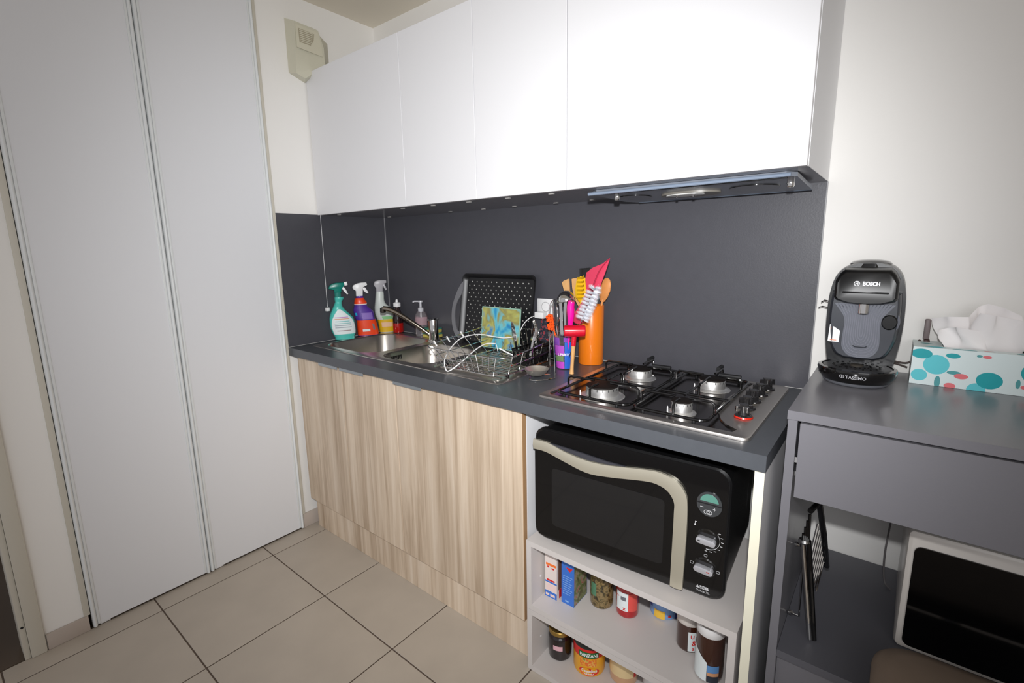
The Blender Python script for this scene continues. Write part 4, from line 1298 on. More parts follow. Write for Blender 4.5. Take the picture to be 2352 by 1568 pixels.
m.box(0.4645, -0.001, 0.186 + H0, 0.4685, -0.0006, 0.190 + H0).box(0.4660, -0.001, 0.190 + H0, 0.4672, -0.0006, 0.197 + H0).box(0.4672, -0.001, 0.1955 + H0, 0.4705, -0.0006, 0.197 + H0)
obj('scale_marks', m, pr_, parent=mw, local=True, smooth=0)
m = M()
put_text(m, 'SEB', 0.0078, lambda x, y: (0.496 + x, -0.0011, 0.0205 + H0 + y), bold=0.05, width=0.022)
m.add([(0.4765, -0.0011, 0.0205 + H0), (0.4845, -0.0011, 0.0205 + H0), (0.4805, -0.0011, 0.0290 + H0)], [(0, 1, 2)])
put_text(m, 'Délice XL', 0.0050, lambda x, y: (0.4935 + x, -0.0011, 0.0115 + H0 + y), bold=0.01, width=0.034)
obj('lettering', m, pr_, parent=mw, local=True, smooth=0)
# ventilation slots on the right side, feet, top dimples
for blk in range(2):
    for k in range(12):
        y = 0.045 + k * 0.022
        z = 0.235 - blk * 0.12 + H0
        obj('vent_slot', M().box(0.5360, y, z, 0.5375, y + 0.006, z + 0.075, r=0.0), mat('vent_slot_dark', (74, 74, 76), 0.5), parent=mw, local=True, smooth=0)
for fx, fy in ((0.06, 0.05), (0.48, 0.05), (0.06, 0.32), (0.48, 0.32)):
    obj('foot', M().lathe([(0, 0), (0.011, 0), (0.012, 0.003), (0.011, H0 + 0.006), (0, H0 + 0.006)], (fx, fy, 0.0), 14), blackplastic, parent=mw, local=True)

# ------------------------------------------------------------------ stacked white shelf boxes
sh_m = mat('shelf_white', (205, 199, 195), 0.45)
SX0, SX1, SYF, SYB = 1.3525, 1.954, -0.575, -0.165


def shelf_box(z0, z1, label):
    c = thing('shelf_box', label, 'shelf', ((SX0 + SX1) / 2, (SYF + SYB) / 2, z0), 0, 'white open shelf boxes stacked under the microwave')
    t = 0.0175
    obj('side', M().box(SX0, SYF, z0 + 0.0, SX0 + t, SYB, z1), sh_m, parent=c, smooth=0)
    obj('side', M().box(SX1 - t, SYF, z0 + 0.0, SX1, SYB, z1), sh_m, parent=c, smooth=0)
    obj('top', M().box(SX0 + t, SYF, z1 - t, SX1 - t, SYB, z1), sh_m, parent=c, smooth=0)
    obj('bottom', M().box(SX0 + t, SYF, z0, SX1 - t, SYB, z0 + t), sh_m, parent=c, smooth=0)
    obj('back', M().box(SX0 + t, SYB - 0.006, z0 + t, SX1 - t, SYB, z1 - t), sh_m, parent=c, smooth=0)
    for y in (SYF + 0.05, SYB - 0.05):
        obj('screw_cap', M().lathe([(0, -0.0005), (0.004, -0.0005), (0.004, 0.0004), (0, 0.0004)], (SX0 + t, y, z0 + 0.09), 10, 'x'), white_plastic, parent=c)
    return c


shelf_box(0.0005, 0.2180, 'lower white open shelf box standing on the floor tiles')
shelf_box(0.2190, 0.4535, 'upper white open shelf box directly under the microwave')

# ------------------------------------------------------------------ food on the shelves
def cyl_patch(cx, cy, r, z0, z1, d0, d1, off=0.0006, n=14):
    """part of a cylinder wall, angles in degrees from the direction facing the room"""
    av = math.atan2(-1.6496 - cy, 2.1634 - cx)
    m = M()
    vs = []
    for z in (z0, z1):
        for j in range(n):
            a = av + math.radians(d0 + (d1 - d0) * j / (n - 1))
            vs.append((cx + (r + off) * math.cos(a), cy + (r + off) * math.sin(a), z))
    return m.add(vs, [(j, j + 1, n + j + 1, n + j) for j in range(n - 1)])


def cyl_text(mb, txt, h, cx, cy, r, z, d, bold=0.0, width=None, off=0.0012, mi=0):
    av = math.atan2(-1.6496 - cy, 2.1634 - cx) + math.radians(d)
    put_text(mb, txt, h, lambda x, y: (cx + (r + off) * math.cos(av + x / r), cy + (r + off) * math.sin(av + x / r), z + y), bold=bold, mi=mi, width=width)


ZU, ZL = 0.2369, 0.0184
paper_w = mat('carton_white', (226, 214, 208), 0.5)
paper_b = mat('carton_blue', (58, 112, 200), 0.45)
red_p = mat('print_red', (214, 40, 36), 0.4)
pale_p = mat('print_pale', (232, 206, 200), 0.5)
c1 = thing('carton', 'slim white carton with orange print and blue base, leftmost on upper shelf', 'carton', (1.401, -0.47, ZU), 0, 'food cartons on the upper shelf')
obj('box', M().box(1.379, -0.513, ZU, 1.423, -0.415, ZU + 0.158), paper_w, parent=c1, smooth=0)
m = M()
m.box(1.379, -0.5136, ZU + 0.001, 1.423, -0.5131, ZU + 0.022).box(1.379, -0.5136, ZU + 0.052, 1.423, -0.5131, ZU + 0.057)
obj('blue_print', m, paper_b, parent=c1, smooth=0)
m = M()
m.box(1.386, -0.5136, ZU + 0.0585, 1.415, -0.5131, ZU + 0.064)
m.box(1.388, -0.5136, ZU + 0.104, 1.393, -0.5131, ZU + 0.110).box(1.404, -0.5136, ZU + 0.102, 1.413, -0.5131, ZU + 0.107)
m.box(1.4232, -0.50, ZU + 0.001, 1.4236, -0.42, ZU + 0.03)
obj('red_print', m, red_p, parent=c1, smooth=0)
obj('orange_print', M().box(1.383, -0.5136, ZU + 0.112, 1.420, -0.5131, ZU + 0.120), mat('print_orange', (240, 120, 50), 0.4), parent=c1, smooth=0)
obj('pale_print', M().box(1.384, -0.5137, ZU + 0.026, 1.418, -0.5131, ZU + 0.048).box(1.382, -0.5138, ZU + 0.006, 1.395, -0.5133, ZU + 0.014).box(1.399, -0.5138, ZU + 0.006, 1.416, -0.5133, ZU + 0.014), pale_p, parent=c1, smooth=0)
obj('side_print', M().box(1.4232, -0.505, ZU + 0.031, 1.4235, -0.42, ZU + 0.150), mat('carton_side_brown', (120, 84, 70), 0.5), parent=c1, smooth=0)
c2 = thing('carton', 'bright blue carton with red tip standing second on upper shelf', 'carton', (1.458, -0.46, ZU), 0, 'food cartons on the upper shelf')
obj('box', M().box(1.436, -0.506, ZU, 1.481, -0.425, ZU + 0.155), paper_b, parent=c2, smooth=0)
m = M()
for k in range(9):
    m.box(1.441, -0.5065, ZU + 0.035 + k * 0.0075, 1.441 + 0.026 + 0.004 * ((k * 7) % 3), -0.5061, ZU + 0.0365 + k * 0.0075)
m.box(1.450, -0.5065, ZU + 0.008, 1.462, -0.5061, ZU + 0.013)
obj('text_lines', m, mat('carton_pale_blue', (140, 180, 228), 0.5), parent=c2, smooth=0, kind='stuff')
obj('tip_print', M().prism([(1.452, 0.364), (1.476, 0.366), (1.466, 0.352)], lambda a, b, t: (a, t, b), -0.5066, -0.5061), red_p, parent=c2, smooth=0)
obj('side_print', M().box(1.4812, -0.505, ZU + 0.002, 1.4815, -0.427, ZU + 0.153), blotch_mat('carton_side_greens', [(90, 80, 60), (110, 120, 70), (150, 140, 120), (170, 60, 50)], 40, 0.5, 2, 1.0, 2.0), parent=c2, smooth=0)


def jar(name, label, cat, cx, cy, z, r, h, cm, lidm=None, lid_h=0.014, group=None, shoulder=True):
    j = thing(name, label, cat, (cx, cy, z), 0, group)
    pr = [(0, 0), (r * 0.86, 0), (r * 0.97, 0.004), (r, 0.010)]
    pr += [(r, h * 0.80), (r * 0.97, h * 0.87), (r * 0.86, h * 0.92), (r * 0.85, h)] if shoulder else [(r, h)]
    pr += [(0, h)]
    obj('body', M().lathe(pr, (cx, cy, z), 36), cm, parent=j)
    if lidm is not None:
        rl = r * (0.93 if shoulder else 0.99)
        obj('lid', M().lathe([(rl, h - 0.001), (rl * 1.02, h), (rl * 1.02, h + lid_h - 0.002), (rl * 0.98, h + lid_h), (rl * 0.9, h + lid_h - 0.0008), (0, h + lid_h - 0.0008)], (cx, cy, z), 36), lidm, parent=j)
    return j


glass = mat('jar_glass', (150, 142, 120), 0.06, trans=0.0, coat=0.8)
mush = blotch_mat('mushrooms_in_brine', [(46, 40, 24), (92, 78, 46), (140, 118, 78), (84, 74, 44)], 75, 0.10, 1.5, 0.6, 4.0)
j = jar('mushroom_jar', 'glass jar of brownish mushrooms behind the blue carton', 'jar', 1.537, -0.432, ZU, 0.0355, 0.125, mush, mat('gold_lid', (172, 140, 74), 0.3, 0.8))
obj('label', cyl_patch(1.537, -0.432, 0.0355, ZU + 0.042, ZU + 0.085, -62, -28), mat('green_label', (84, 130, 100), 0.4), parent=j)
j = jar('jam_jar', 'red jar with white and coral label in the middle of upper shelf', 'jar', 1.617, -0.420, ZU, 0.034, 0.105, mat('red_jam', (170, 14, 22), 0.08, coat=0.8), mat('red_lid', (170, 20, 24), 0.3), shoulder=False)
obj('label', cyl_patch(1.617, -0.420, 0.034, ZU + 0.026, ZU + 0.085, -62, 4), label_w, parent=j)
obj('side_label', cyl_patch(1.617, -0.420, 0.034, ZU + 0.026, ZU + 0.085, 4.5, 55), mat('coral_label', (222, 82, 74), 0.4), parent=j)
m = M()
cyl_text(m, 'x', 0.010, 1.617, -0.420, 0.034, ZU + 0.030, -14, 0.05)
cyl_text(m, '~', 0.010, 1.617, -0.420, 0.034, ZU + 0.066, -50, 0.05)
obj('print', m, red_p, parent=j, smooth=0)
obj('grey_print', cyl_patch(1.617, -0.420, 0.034, ZU + 0.060, ZU + 0.072, -34, -8, off=0.0011), mat('print_grey', (110, 110, 116), 0.5), parent=j)
j = jar('food_tin', 'short pale blue and yellow tin set back on the upper shelf', 'tin', 1.705, -0.352, ZU, 0.041, 0.072, mat('tin_blue', (128, 164, 214), 0.35), chrome, 0.004, shoulder=False)
obj('yellow_print', cyl_patch(1.705, -0.352, 0.041, ZU + 0.004, ZU + 0.030, -40, 5), mat('tin_yellow', (236, 190, 70), 0.4), parent=j)
obj('red_print', cyl_patch(1.705, -0.352, 0.041, ZU + 0.012, ZU + 0.020, 18, 30), red_p, parent=j)
obj('dark_blue_print', cyl_patch(1.705, -0.352, 0.041, ZU + 0.002, ZU + 0.060, 52, 85), mat('tin_navy', (60, 70, 150), 0.4), parent=j)
obj('dark_blue_print', cyl_patch(1.705, -0.352, 0.041, ZU + 0.030, ZU + 0.060, -80, -52), mat('tin_navy', (60, 70, 150), 0.4), parent=j)

choc = mat('chocolate_spread', (58, 28, 16), 0.1, coat=0.8)
j = jar('spread_jar', 'smaller jar of chocolate spread with white lid, left of the pair', 'jar', 1.806, -0.432, ZU, 0.0330, 0.082, choc, mat('lid_white', (216, 208, 200), 0.35), 0.026, 'chocolate spread jars', shoulder=False)
obj('label', cyl_patch(1.806, -0.432, 0.033, ZU + 0.008, ZU + 0.066, -2, 60), label_w, parent=j)
m = M()
cyl_text(m, 'U', 0.010, 1.806, -0.432, 0.033, ZU + 0.048, 16, 0.04)
cyl_text(m, '&', 0.014, 1.806, -0.432, 0.033, ZU + 0.027, 26, 0.03)
cyl_text(m, 'a', 0.010, 1.806, -0.432, 0.033, ZU + 0.012, 22, 0.04)
obj('print', m, red_p, parent=j, smooth=0)
j = jar('spread_jar', 'larger jar of chocolate spread with white lid and picture label, far right', 'jar', 1.878, -0.492, ZU, 0.0345, 0.128, choc, mat('lid_bright', (226, 224, 222), 0.35), 0.024, 'chocolate spread jars', shoulder=False)
rj = 0.0345
lw = cyl_patch(1.878, -0.492, rj, ZU + 0.004, ZU + 0.098, -85, -8)
# the white label has a sloping upper edge
nv = 14
lw.v = [(x, y, z) if k < nv else (x, y, z - 0.040 * ((k - nv) / (nv - 1))) for k, (x, y, z) in enumerate(lw.v)]
obj('label', lw, label_w, parent=j)
for z0, z1, c in ((0.004, 0.022, (38, 46, 58)), (0.0222, 0.032, (206, 150, 110)), (0.0322, 0.052, (92, 142, 196))):
    obj('picture_band', cyl_patch(1.878, -0.492, rj, ZU + z0, ZU + z1, -6, 42), mat('jar_band_%d' % c[0], c, 0.4), parent=j)

j = jar('preserve_jar', 'dark preserve jar with gold lid, leftmost on the lower shelf', 'jar', 1.413, -0.478, ZL, 0.0385, 0.088, mat('dark_preserve', (22, 10, 12), 0.1, coat=0.8), mat('gold_lid', (172, 140, 74), 0.3, 0.8), 0.014)
obj('label', cyl_patch(1.413, -0.478, 0.0385, ZL + 0.040, ZL + 0.056, -34, 12), mat('pink_label', (226, 178, 186), 0.5), parent=j)
CNX, CNY, CNR = 1.513, -0.462, 0.0495
j = jar('ravioli_can', 'red and yellow food can lettered in white on green, on lower shelf', 'can', CNX, CNY, ZL, CNR, 0.116, mat('can_yellow', (238, 170, 40), 0.35), steel, 0.003, shoulder=False)
obj('red_band', cyl_patch(CNX, CNY, CNR, ZL + 0.068, ZL + 0.115, -90, 90, n=24), red_p, parent=j)
obj('dark_top_band', cyl_patch(CNX, CNY, CNR, ZL + 0.099, ZL + 0.1155, -90, 90, off=0.0009, n=24), mat('can_top_dark', (40, 44, 40), 0.4), parent=j)
obj('green_panel', cyl_patch(CNX, CNY, CNR, ZL + 0.070, ZL + 0.090, -40, 34, off=0.0010), mat('can_green', (28, 104, 50), 0.4), parent=j)
m = M()
cyl_text(m, 'PANZANI', 0.011, CNX, CNY, CNR, ZL + 0.0745, -3, 0.04, width=0.055, off=0.0016)
obj('lettering', m, white_plastic, parent=j, smooth=0)
ov_ = M()
av = math.atan2(-1.6496 - CNY, 2.1634 - CNX) + math.radians(0)
ov_.add([(CNX + (CNR + 0.0011) * math.cos(av + a / CNR), CNY + (CNR + 0.0011) * math.sin(av + a / CNR), ZL + 0.022 + b) for a, b in ell(0, 0, 0.032, 0.0135, 28)], [tuple(range(28))])
obj('red_oval', ov_, red_p, parent=j, smooth=0)
m = M()
cyl_text(m, 'Cannelloni', 0.0095, CNX, CNY, CNR, ZL + 0.0215, 0, 0.03, width=0.048, off=0.0018)
cyl_text(m, 'PUR BOEUF', 0.0055, CNX, CNY, CNR, ZL + 0.0125, 0, 0.03, width=0.030, off=0.0018)
obj('lettering', m, white_plastic, parent=j, smooth=0)
obj('pasta_picture', cyl_patch(CNX, CNY, CNR, ZL + 0.040, ZL + 0.066, -34, 26, off=0.0008), blotch_mat('pasta_print', [(240, 180, 50), (236, 150, 40), (226, 90, 40), (240, 190, 90), (120, 130, 50)], 70, 0.4, 2, 1, 5), parent=j)
j = jar('label_jar', 'glass jar with cream label beside the red and yellow can', 'jar', 1.616, -0.430, ZL, 0.0435, 0.135, mat('peach_contents', (206, 160, 120), 0.12, coat=0.8), mat('red_lid', (170, 20, 24), 0.3))
obj('label', cyl_patch(1.616, -0.430, 0.0435, ZL + 0.030, ZL + 0.105, -80, 42, n=24), mat('cream_label', (226, 200, 150), 0.45), parent=j)
obj('bowl_picture', cyl_patch(1.616, -0.430, 0.0435, ZL + 0.074, ZL + 0.090, -58, -30, off=0.0012), mat('bowl_print', (150, 84, 44), 0.45), parent=j)
obj('red_edge', cyl_patch(1.616, -0.430, 0.0435, ZL + 0.030, ZL + 0.105, 43, 56), red_p, parent=j)
j = jar('dark_lid_jar', 'white jar with dark top at the bottom right of lower shelf', 'jar', 1.706, -0.395, ZL, 0.040, 0.080, white_plastic, None, shoulder=False)
obj('dark_top', M().lathe([(0.036, 0.0804), (0.036, 0.083), (0, 0.083)], (1.706, -0.395, ZL), 30), mat('very_dark_top', (40, 26, 22), 0.3), parent=j)

# ------------------------------------------------------------------ grey desk
DT, DF = 0.985, -0.520
dk = thing('desk', 'grey desk with a wide drawer and dark lower shelf beside worktop', 'desk', (2.5, -0.26, 0.0))
obj('top', M().box(2.008, DF, DT - 0.0195, 3.00, -0.004, DT, r=0.0006, seg=1), desk_m, parent=dk)
obj('side', M().box(2.010, DF + 0.002, 0.0005, 2.0275, -0.006, DT - 0.020), desk_m, parent=dk, smooth=0)
obj('side', M().box(2.9805, DF + 0.002, 0.0005, 2.998, -0.006, DT - 0.020), desk_m, parent=dk, smooth=0)
dr = obj('drawer', M().box(2.033, DF - 0.001, 0.795, 2.975, DF + 0.016, 0.9615, r=0.0006, seg=1), desk_m, parent=dk)
obj('drawer_box', M().box(2.045, DF + 0.016, 0.805, 2.963, -0.08, 0.95), mat('drawer_box_grey', (86, 84, 88), 0.6), parent=dr, smooth=0)
obj('lower_shelf', M().box(2.0280, DF + 0.003, 0.394, 2.980, -0.006, 0.412), desk_dark, parent=dk, smooth=0)
obj('shelf_front', M().box(2.0280, DF + 0.020, 0.20, 2.980, DF + 0.036, 0.3935), desk_m, parent=dk, smooth=0)
obj('drawer_runner', M().box(2.0280, DF + 0.004, 0.872, 2.0325, DF + 0.012, 0.884), chrome, parent=dk, smooth=0)
obj('left_runner', M().box(2.0280, DF + 0.02, 0.835, 2.044, -0.08, 0.845), chrome, parent=dk, smooth=0)

# ------------------------------------------------------------------ capsule coffee machine
cmx, cmy = 2.105, -0.13
cm = thing('coffee_machine', 'black and grey capsule coffee machine on the left of desk', 'coffee machine', (cmx, cmy, DT + 0.0005))
anth = mat('machine_anthracite', (50, 53, 60), 0.34, coat=0.1)
ribm = mat('machine_rib_grey', (100, 103, 112), 0.28, coat=0.3)
side_m = mat('machine_side_dark', (20, 21, 24), 0.3, coat=0.1)
half = [(0.050, 0.0), (0.066, 0.03), (0.074, 0.07), (0.079, 0.12), (0.080, 0.18), (0.077, 0.225), (0.068, 0.262), (0.050, 0.285), (0.024, 0.296)]
prof = catmull([Vector((a, b, 0)) for a, b in half], 4)
outl = [(p.x, p.y) for p in prof] + [(0.0, 0.298)] + [(-p.x, p.y) for p in reversed(prof)]


def mloop(k, y, zoff=0.0, kz=None, outl_=outl):
    kz = k if kz is None else kz
    return [(cmx + a * k, y, DT + 0.001 + 0.15 + (b - 0.15) * kz + zoff) for a, b in outl_]


obj('housing', M().loft([mloop(0.86, -0.012), mloop(0.97, -0.022), mloop(1.0, -0.045), mloop(1.0, -0.135), mloop(0.985, -0.150)]), side_m, parent=cm, smooth=40)
fo_ = [(a, b) for a, b in outl if 0.045 < b < 0.232]
face = []
face_h = [(0.030, 0.058), (0.048, 0.066), (0.060, 0.085), (0.068, 0.115), (0.0705, 0.150), (0.0705, 0.19), (0.068, 0.225)]
face_h = [(p.x, p.y) for p in catmull([Vector((a, b, 0)) for a, b in face_h], 4)]
face = face_h + [(-a, b) for a, b in reversed(face_h)]
fl_ = lambda k, y, s=0: [(cmx + a * k, y, DT + 0.14 + (b - 0.14) * k) for a, b in face]
obj('front_fascia', M().loft([fl_(1.03, -0.140), fl_(1.0, -0.178), fl_(0.965, -0.190), fl_(0.91, -0.196)]), anth, parent=cm, smooth=40)
# ribbed pale panel
ph = [(0.0, 0.064), (0.016, 0.066), (0.028, 0.073), (0.036, 0.086), (0.0385, 0.10), (0.0375, 0.13), (0.0365, 0.150), (0.040, 0.168), (0.050, 0.184), (0.0615, 0.200)]
ph = [(p.x, p.y) for p in catmull([Vector((a, b, 0)) for a, b in ph], 4)]
pan_o = ph + [(-a, b) for a, b in reversed(ph[1:])]
obj('ribbed_panel', M().loft([[(cmx + a, -0.192, DT + b) for a, b in pan_o], [(cmx + a * 0.985, -0.1975, DT + 0.13 + (b - 0.13) * 0.985) for a, b in pan_o]]), ribm, parent=cm, smooth=0)
for k in range(1, 9):
    f = 1 - k * 0.115
    rib = [(cmx + a * f, -0.198, DT + 0.200 - (0.200 - b) * (1 - (1 - f) * 0.42)) for a, b in pan_o]
    obj('rib', M().tube(rib[::2] if len(rib) % 2 else rib, 0.0011, 5), mat('machine_rib_light', (128, 130, 140), 0.25, coat=0.3), parent=cm)
obj('emblem', M().tube([(cmx - 0.014, -0.1995, DT + 0.0955), (cmx - 0.010, -0.2, DT + 0.0925), (cmx + 0.010, -0.2, DT + 0.0925), (cmx + 0.014, -0.1995, DT + 0.0955)], 0.0014, 6), anth, parent=cm)
# brew head / lid
lo = [(-0.063, 0.215), (-0.0625, 0.255), (-0.055, 0.272), (-0.045, 0.283), (0.045, 0.283), (0.055, 0.272), (0.0625, 0.255), (0.063, 0.215), (0.058, 0.208), (0.035, 0.200), (0.0, 0.197), (-0.035, 0.200), (-0.058, 0.208)]
lid = M().loft([[(cmx + a, -0.130, DT + b + 0.004) for a, b in lo], [(cmx + a, -0.205, DT + b) for a, b in lo], [(cmx + a * 0.97, -0.216, DT + 0.24 + (b - 0.24) * 0.95) for a, b in lo], [(cmx + a * 0.90, -0.2215, DT + 0.238 + (b - 0.24) * 0.84) for a, b in lo]])
ld = obj('brew_head', lid, mat('machine_head_black', (8, 8, 9), 0.36), parent=cm, smooth=40)
obj('lid_step', M().box(cmx - 0.045, -0.2245, DT + 0.2265, cmx + 0.045, -0.2205, DT + 0.2305, r=0.0015), blackplastic, parent=ld)
obj('top_dome', M().loft([[(cmx + 0.046 * math.cos(t) * k, -0.10 + 0.055 * math.sin(t) * k, DT + z) for t in [2 * PI * i / 24 for i in range(24)]] for k, z in ((1.0, 0.284), (0.96, 0.294), (0.8, 0.300), (0.4, 0.3035), (0.05, 0.304))]), blackgloss, parent=cm)
obj('spout', M().lathe([(0, 0), (0.010, 0.0), (0.0115, 0.002), (0.0115, 0.030), (0, 0.030)], (cmx, -0.207, DT + 0.176), 24), chrome, parent=cm)
m = M()
put_text(m, 'BOSCH', 0.0085, lambda x, y: (cmx + 0.010 + x, -0.2222, DT + 0.2455 + y), bold=0.06, width=0.033)
lx = cmx - 0.018
m.tube([(lx + 0.0055 * math.cos(2 * PI * k / 20), -0.2222, DT + 0.2497 + 0.0055 * math.sin(2 * PI * k / 20)) for k in range(20)], 0.0008, 5, closed=True)
m.box(lx - 0.0028, -0.2226, DT + 0.2465, lx - 0.0016, -0.2218, DT + 0.2529).box(lx + 0.0016, -0.2226, DT + 0.2465, lx + 0.0028, -0.2218, DT + 0.2529).box(lx - 0.002, -0.2226, DT + 0.2492, lx + 0.002, -0.2218, DT + 0.2502)
obj('lettering', m, mat('silver_print', (206, 206, 210), 0.35, 0.4), parent=ld, smooth=0)
# dial
obj('dial_ring', M().lathe([(0, -0.1925), (0.030, -0.1925), (0.031, -0.190), (0.031, -0.18)], (cmx + 0.046, 0, DT + 0.158), 32, 'y', sx=0.86), mat('machine_dial_ring', (82, 84, 94), 0.3), parent=cm)
obj('dial', M().lathe([(0, -0.2035), (0.0155, -0.2035), (0.018, -0.201), (0.0185, -0.192)], (cmx + 0.052, 0, DT + 0.158), 30, 'y', sx=0.85), blackplastic, parent=cm)
m = M()
m.tube([(cmx + 0.0255 + a, -0.1932, DT + 0.158 + b) for a, b in rrect(-0.0035, -0.003, 0.0035, 0.003, 0.001, 2)], 0.0005, 5, closed=True)
m.box(cmx + 0.0415, -0.1935, DT + 0.1325, cmx + 0.0495, -0.1927, DT + 0.1345)
obj('dial_marks', m, pr_, parent=cm, smooth=0)
# warning sticker, blank where the square code was
stk = [(-0.0675, 0.1000), (-0.0440, 0.1000), (-0.0430, 0.1290), (-0.0655, 0.1445)]
obj('sticker', M().prism(stk, lambda a, b, t: (cmx + a, -0.1935 - (a + 0.068) * 0.13 + t, DT + b), -0.0012, 0.004), white_plastic, parent=cm, smooth=0, label='white sticker')
obj('sticker_print', M().box(cmx - 0.0625, -0.1992, DT + 0.1045, cmx - 0.049, -0.1972, DT + 0.1055).box(cmx - 0.0632, -0.1975, DT + 0.132, cmx - 0.0622, -0.1948, DT + 0.1375), mat('print_orange', (240, 120, 50), 0.4), parent=cm, smooth=0)
# cup tray
tr_c = (cmx - 0.002, -0.190, DT + 0.001)
obj('base_ring', M().lathe([(0, 0), (0.062, 0.0), (0.067, 0.003), (0.071, 0.009), (0, 0.0095)], tr_c, 40, sy=0.96), mat('machine_base_grey', (112, 114, 120), 0.3), parent=cm)
ty = obj('cup_tray', M().lathe([(0.0, 0.0096), (0.070, 0.0096), (0.0795, 0.022), (0.0825, 0.036), (0.0815, 0.041), (0.074, 0.0425), (0.072, 0.0395), (0, 0.039)], tr_c, 48, sy=0.93), blackgloss, parent=cm)
obj('tray_grid', M().lathe([(0, 0.0392), (0.068, 0.0392), (0.070, 0.0410), (0.066, 0.0418), (0, 0.0418)], tr_c, 40, sy=0.93), mat('tray_grid_grey', (58, 58, 60), 0.35), parent=ty)
m = M()
for k in range(18):
    a = 2 * PI * k / 18
    for rr_ in (0.030, 0.048):
        m.lathe([(0, 0.0420), (0.0032, 0.0420), (0.0022, 0.0432), (0, 0.0434)], (tr_c[0] + rr_ * math.cos(a + rr_ * 40), tr_c[1] + 0.93 * rr_ * math.sin(a + rr_ * 40), tr_c[2]), 7)
obj('grid_studs', m, blackplastic, parent=ty)
obj('cup_disc', M().lathe([(0, 0.042), (0.014, 0.042), (0.015, 0.0445), (0.012, 0.046), (0, 0.046)], tr_c, 22), mat('tray_disc', (110, 104, 96), 0.3, 0.6), parent=ty)
m = M()


def tray_wrap(x, y):
    a = -PI / 2 + x / 0.079
    r = 0.0826 - max(0, (0.036 - (0.0235 + y))) * 0.22
    return (tr_c[0] + (r + 0.0008) * math.cos(a), tr_c[1] + 0.93 * (r + 0.0008) * math.sin(a), tr_c[2] + 0.0235 + y)


put_text(m, 'TASSIMO', 0.0075, lambda x, y: tray_wrap(x + 0.004, y), bold=0.03, width=0.040)
for k in range(20):
    a0, a1 = 2 * PI * k / 20, 2 * PI * (k + 1) / 20
    q = [(0.0055 * math.cos(a0), 0.0055 * math.sin(a0)), (0.0055 * math.cos(a1), 0.0055 * math.sin(a1)), (0.0043 * math.cos(a1), 0.0043 * math.sin(a1)), (0.0043 * math.cos(a0), 0.0043 * math.sin(a0))]
    m.add([tray_wrap(-0.0235 + a, 0.0038 + b * 0.8) for a, b in q], [(0, 1, 2, 3)])
m.add([tray_wrap(-0.0235 + a, 0.0038 + b) for a, b in ((-0.004, -0.0006), (0.004, -0.0006), (0.004, 0.0006), (-0.004, 0.0006))], [(0, 1, 2, 3)])
m.add([tray_wrap(-0.0235 + a, 0.0038 + b) for a, b in ((-0.0007, -0.0034), (0.0007, -0.0034), (0.0007, 0.0034), (-0.0007, 0.0034))], [(0, 1, 2, 3)])
obj('lettering', m, mat('silver_print', (206, 206, 210), 0.35, 0.4), parent=ty, smooth=0)
obj('capsule_holder', M().tube([(cmx - 0.079, -0.05, DT + 0.185), (cmx - 0.096, -0.05, DT + 0.190), (cmx - 0.104, -0.045, DT + 0.183)], 0.0016, 6).tube([(cmx - 0.079, -0.05, DT + 0.168), (cmx - 0.100, -0.05, DT + 0.172), (cmx - 0.109, -0.045, DT + 0.168)], 0.0016, 6), blackplastic, parent=cm)

# ------------------------------------------------------------------ power cord and plug behind the tissue box
pw = thing('power_plug', 'plug, grey shadow block and dark cord behind the tissue box corner', 'plug', (2.24, -0.02, DT))
obj('plug', M().box(2.228, -0.030, DT + 0.098, 2.240, -0.012, DT + 0.150, r=0.003), mat('plug_shadow_grey', (120, 108, 108), 0.5), parent=pw)  # solid grey block standing in for the plug's shadow
obj('plug_base', M().box(2.230, -0.034, DT + 0.078, 2.242, -0.012, DT + 0.098, r=0.002), mat('plug_dark', (60, 22, 20), 0.5), parent=pw)
cdm = mat('dark_cord', (74, 60, 56), 0.5)
obj('cord', M().tube([(2.236, -0.022, DT + 0.082), (2.221, -0.030, DT + 0.095), (2.2225, -0.025, DT + 0.078), (2.215, -0.020, DT + 0.045), (2.200, -0.020, DT + 0.030), (2.165, -0.015, DT + 0.033)], 0.0022, 8, sm=5)
    .tube([(2.205, -0.018, DT + 0.018), (2.185, -0.016, DT + 0.024), (2.165, -0.012, DT + 0.026)], 0.0022, 8, sm=4), cdm, parent=pw)

# ------------------------------------------------------------------ tissue box
TX0, TX1, TYF, TYB, TZ0, TZ1 = 2.209, 2.455, -0.120, -0.012, DT + 0.0005, DT + 0.093
tb = thing('tissue_box', 'white tissue box printed with turquoise and coral spots on desk', 'tissue box', ((TX0 + TX1) / 2, -0.066, DT))
bx = M()
sx0, sx1, sy0, sy1 = 2.265, 2.405, -0.090, -0.045
ou = [(TX0, TYF), (TX1, TYF), (TX1, TYB), (TX0, TYB)]
bx.add([(TX0, TYF, TZ0), (TX1, TYF, TZ0), (TX1, TYB, TZ0), (TX0, TYB, TZ0), (TX0, TYF, TZ1), (TX1, TYF, TZ1), (TX1, TYB, TZ1), (TX0, TYB, TZ1),
        (sx0, sy0, TZ1), (sx1, sy0, TZ1), (sx1, sy1, TZ1), (sx0, sy1, TZ1)],
       [(0, 3, 2, 1), (0, 1, 5, 4), (1, 2, 6, 5), (2, 3, 7, 6), (3, 0, 4, 7), (4, 5, 9, 8), (5, 6, 10, 9), (6, 7, 11, 10), (7, 4, 8, 11)])
obj('carton', bx, mat('tissue_carton', (224, 238, 238), 0.4), parent=tb, smooth=0)
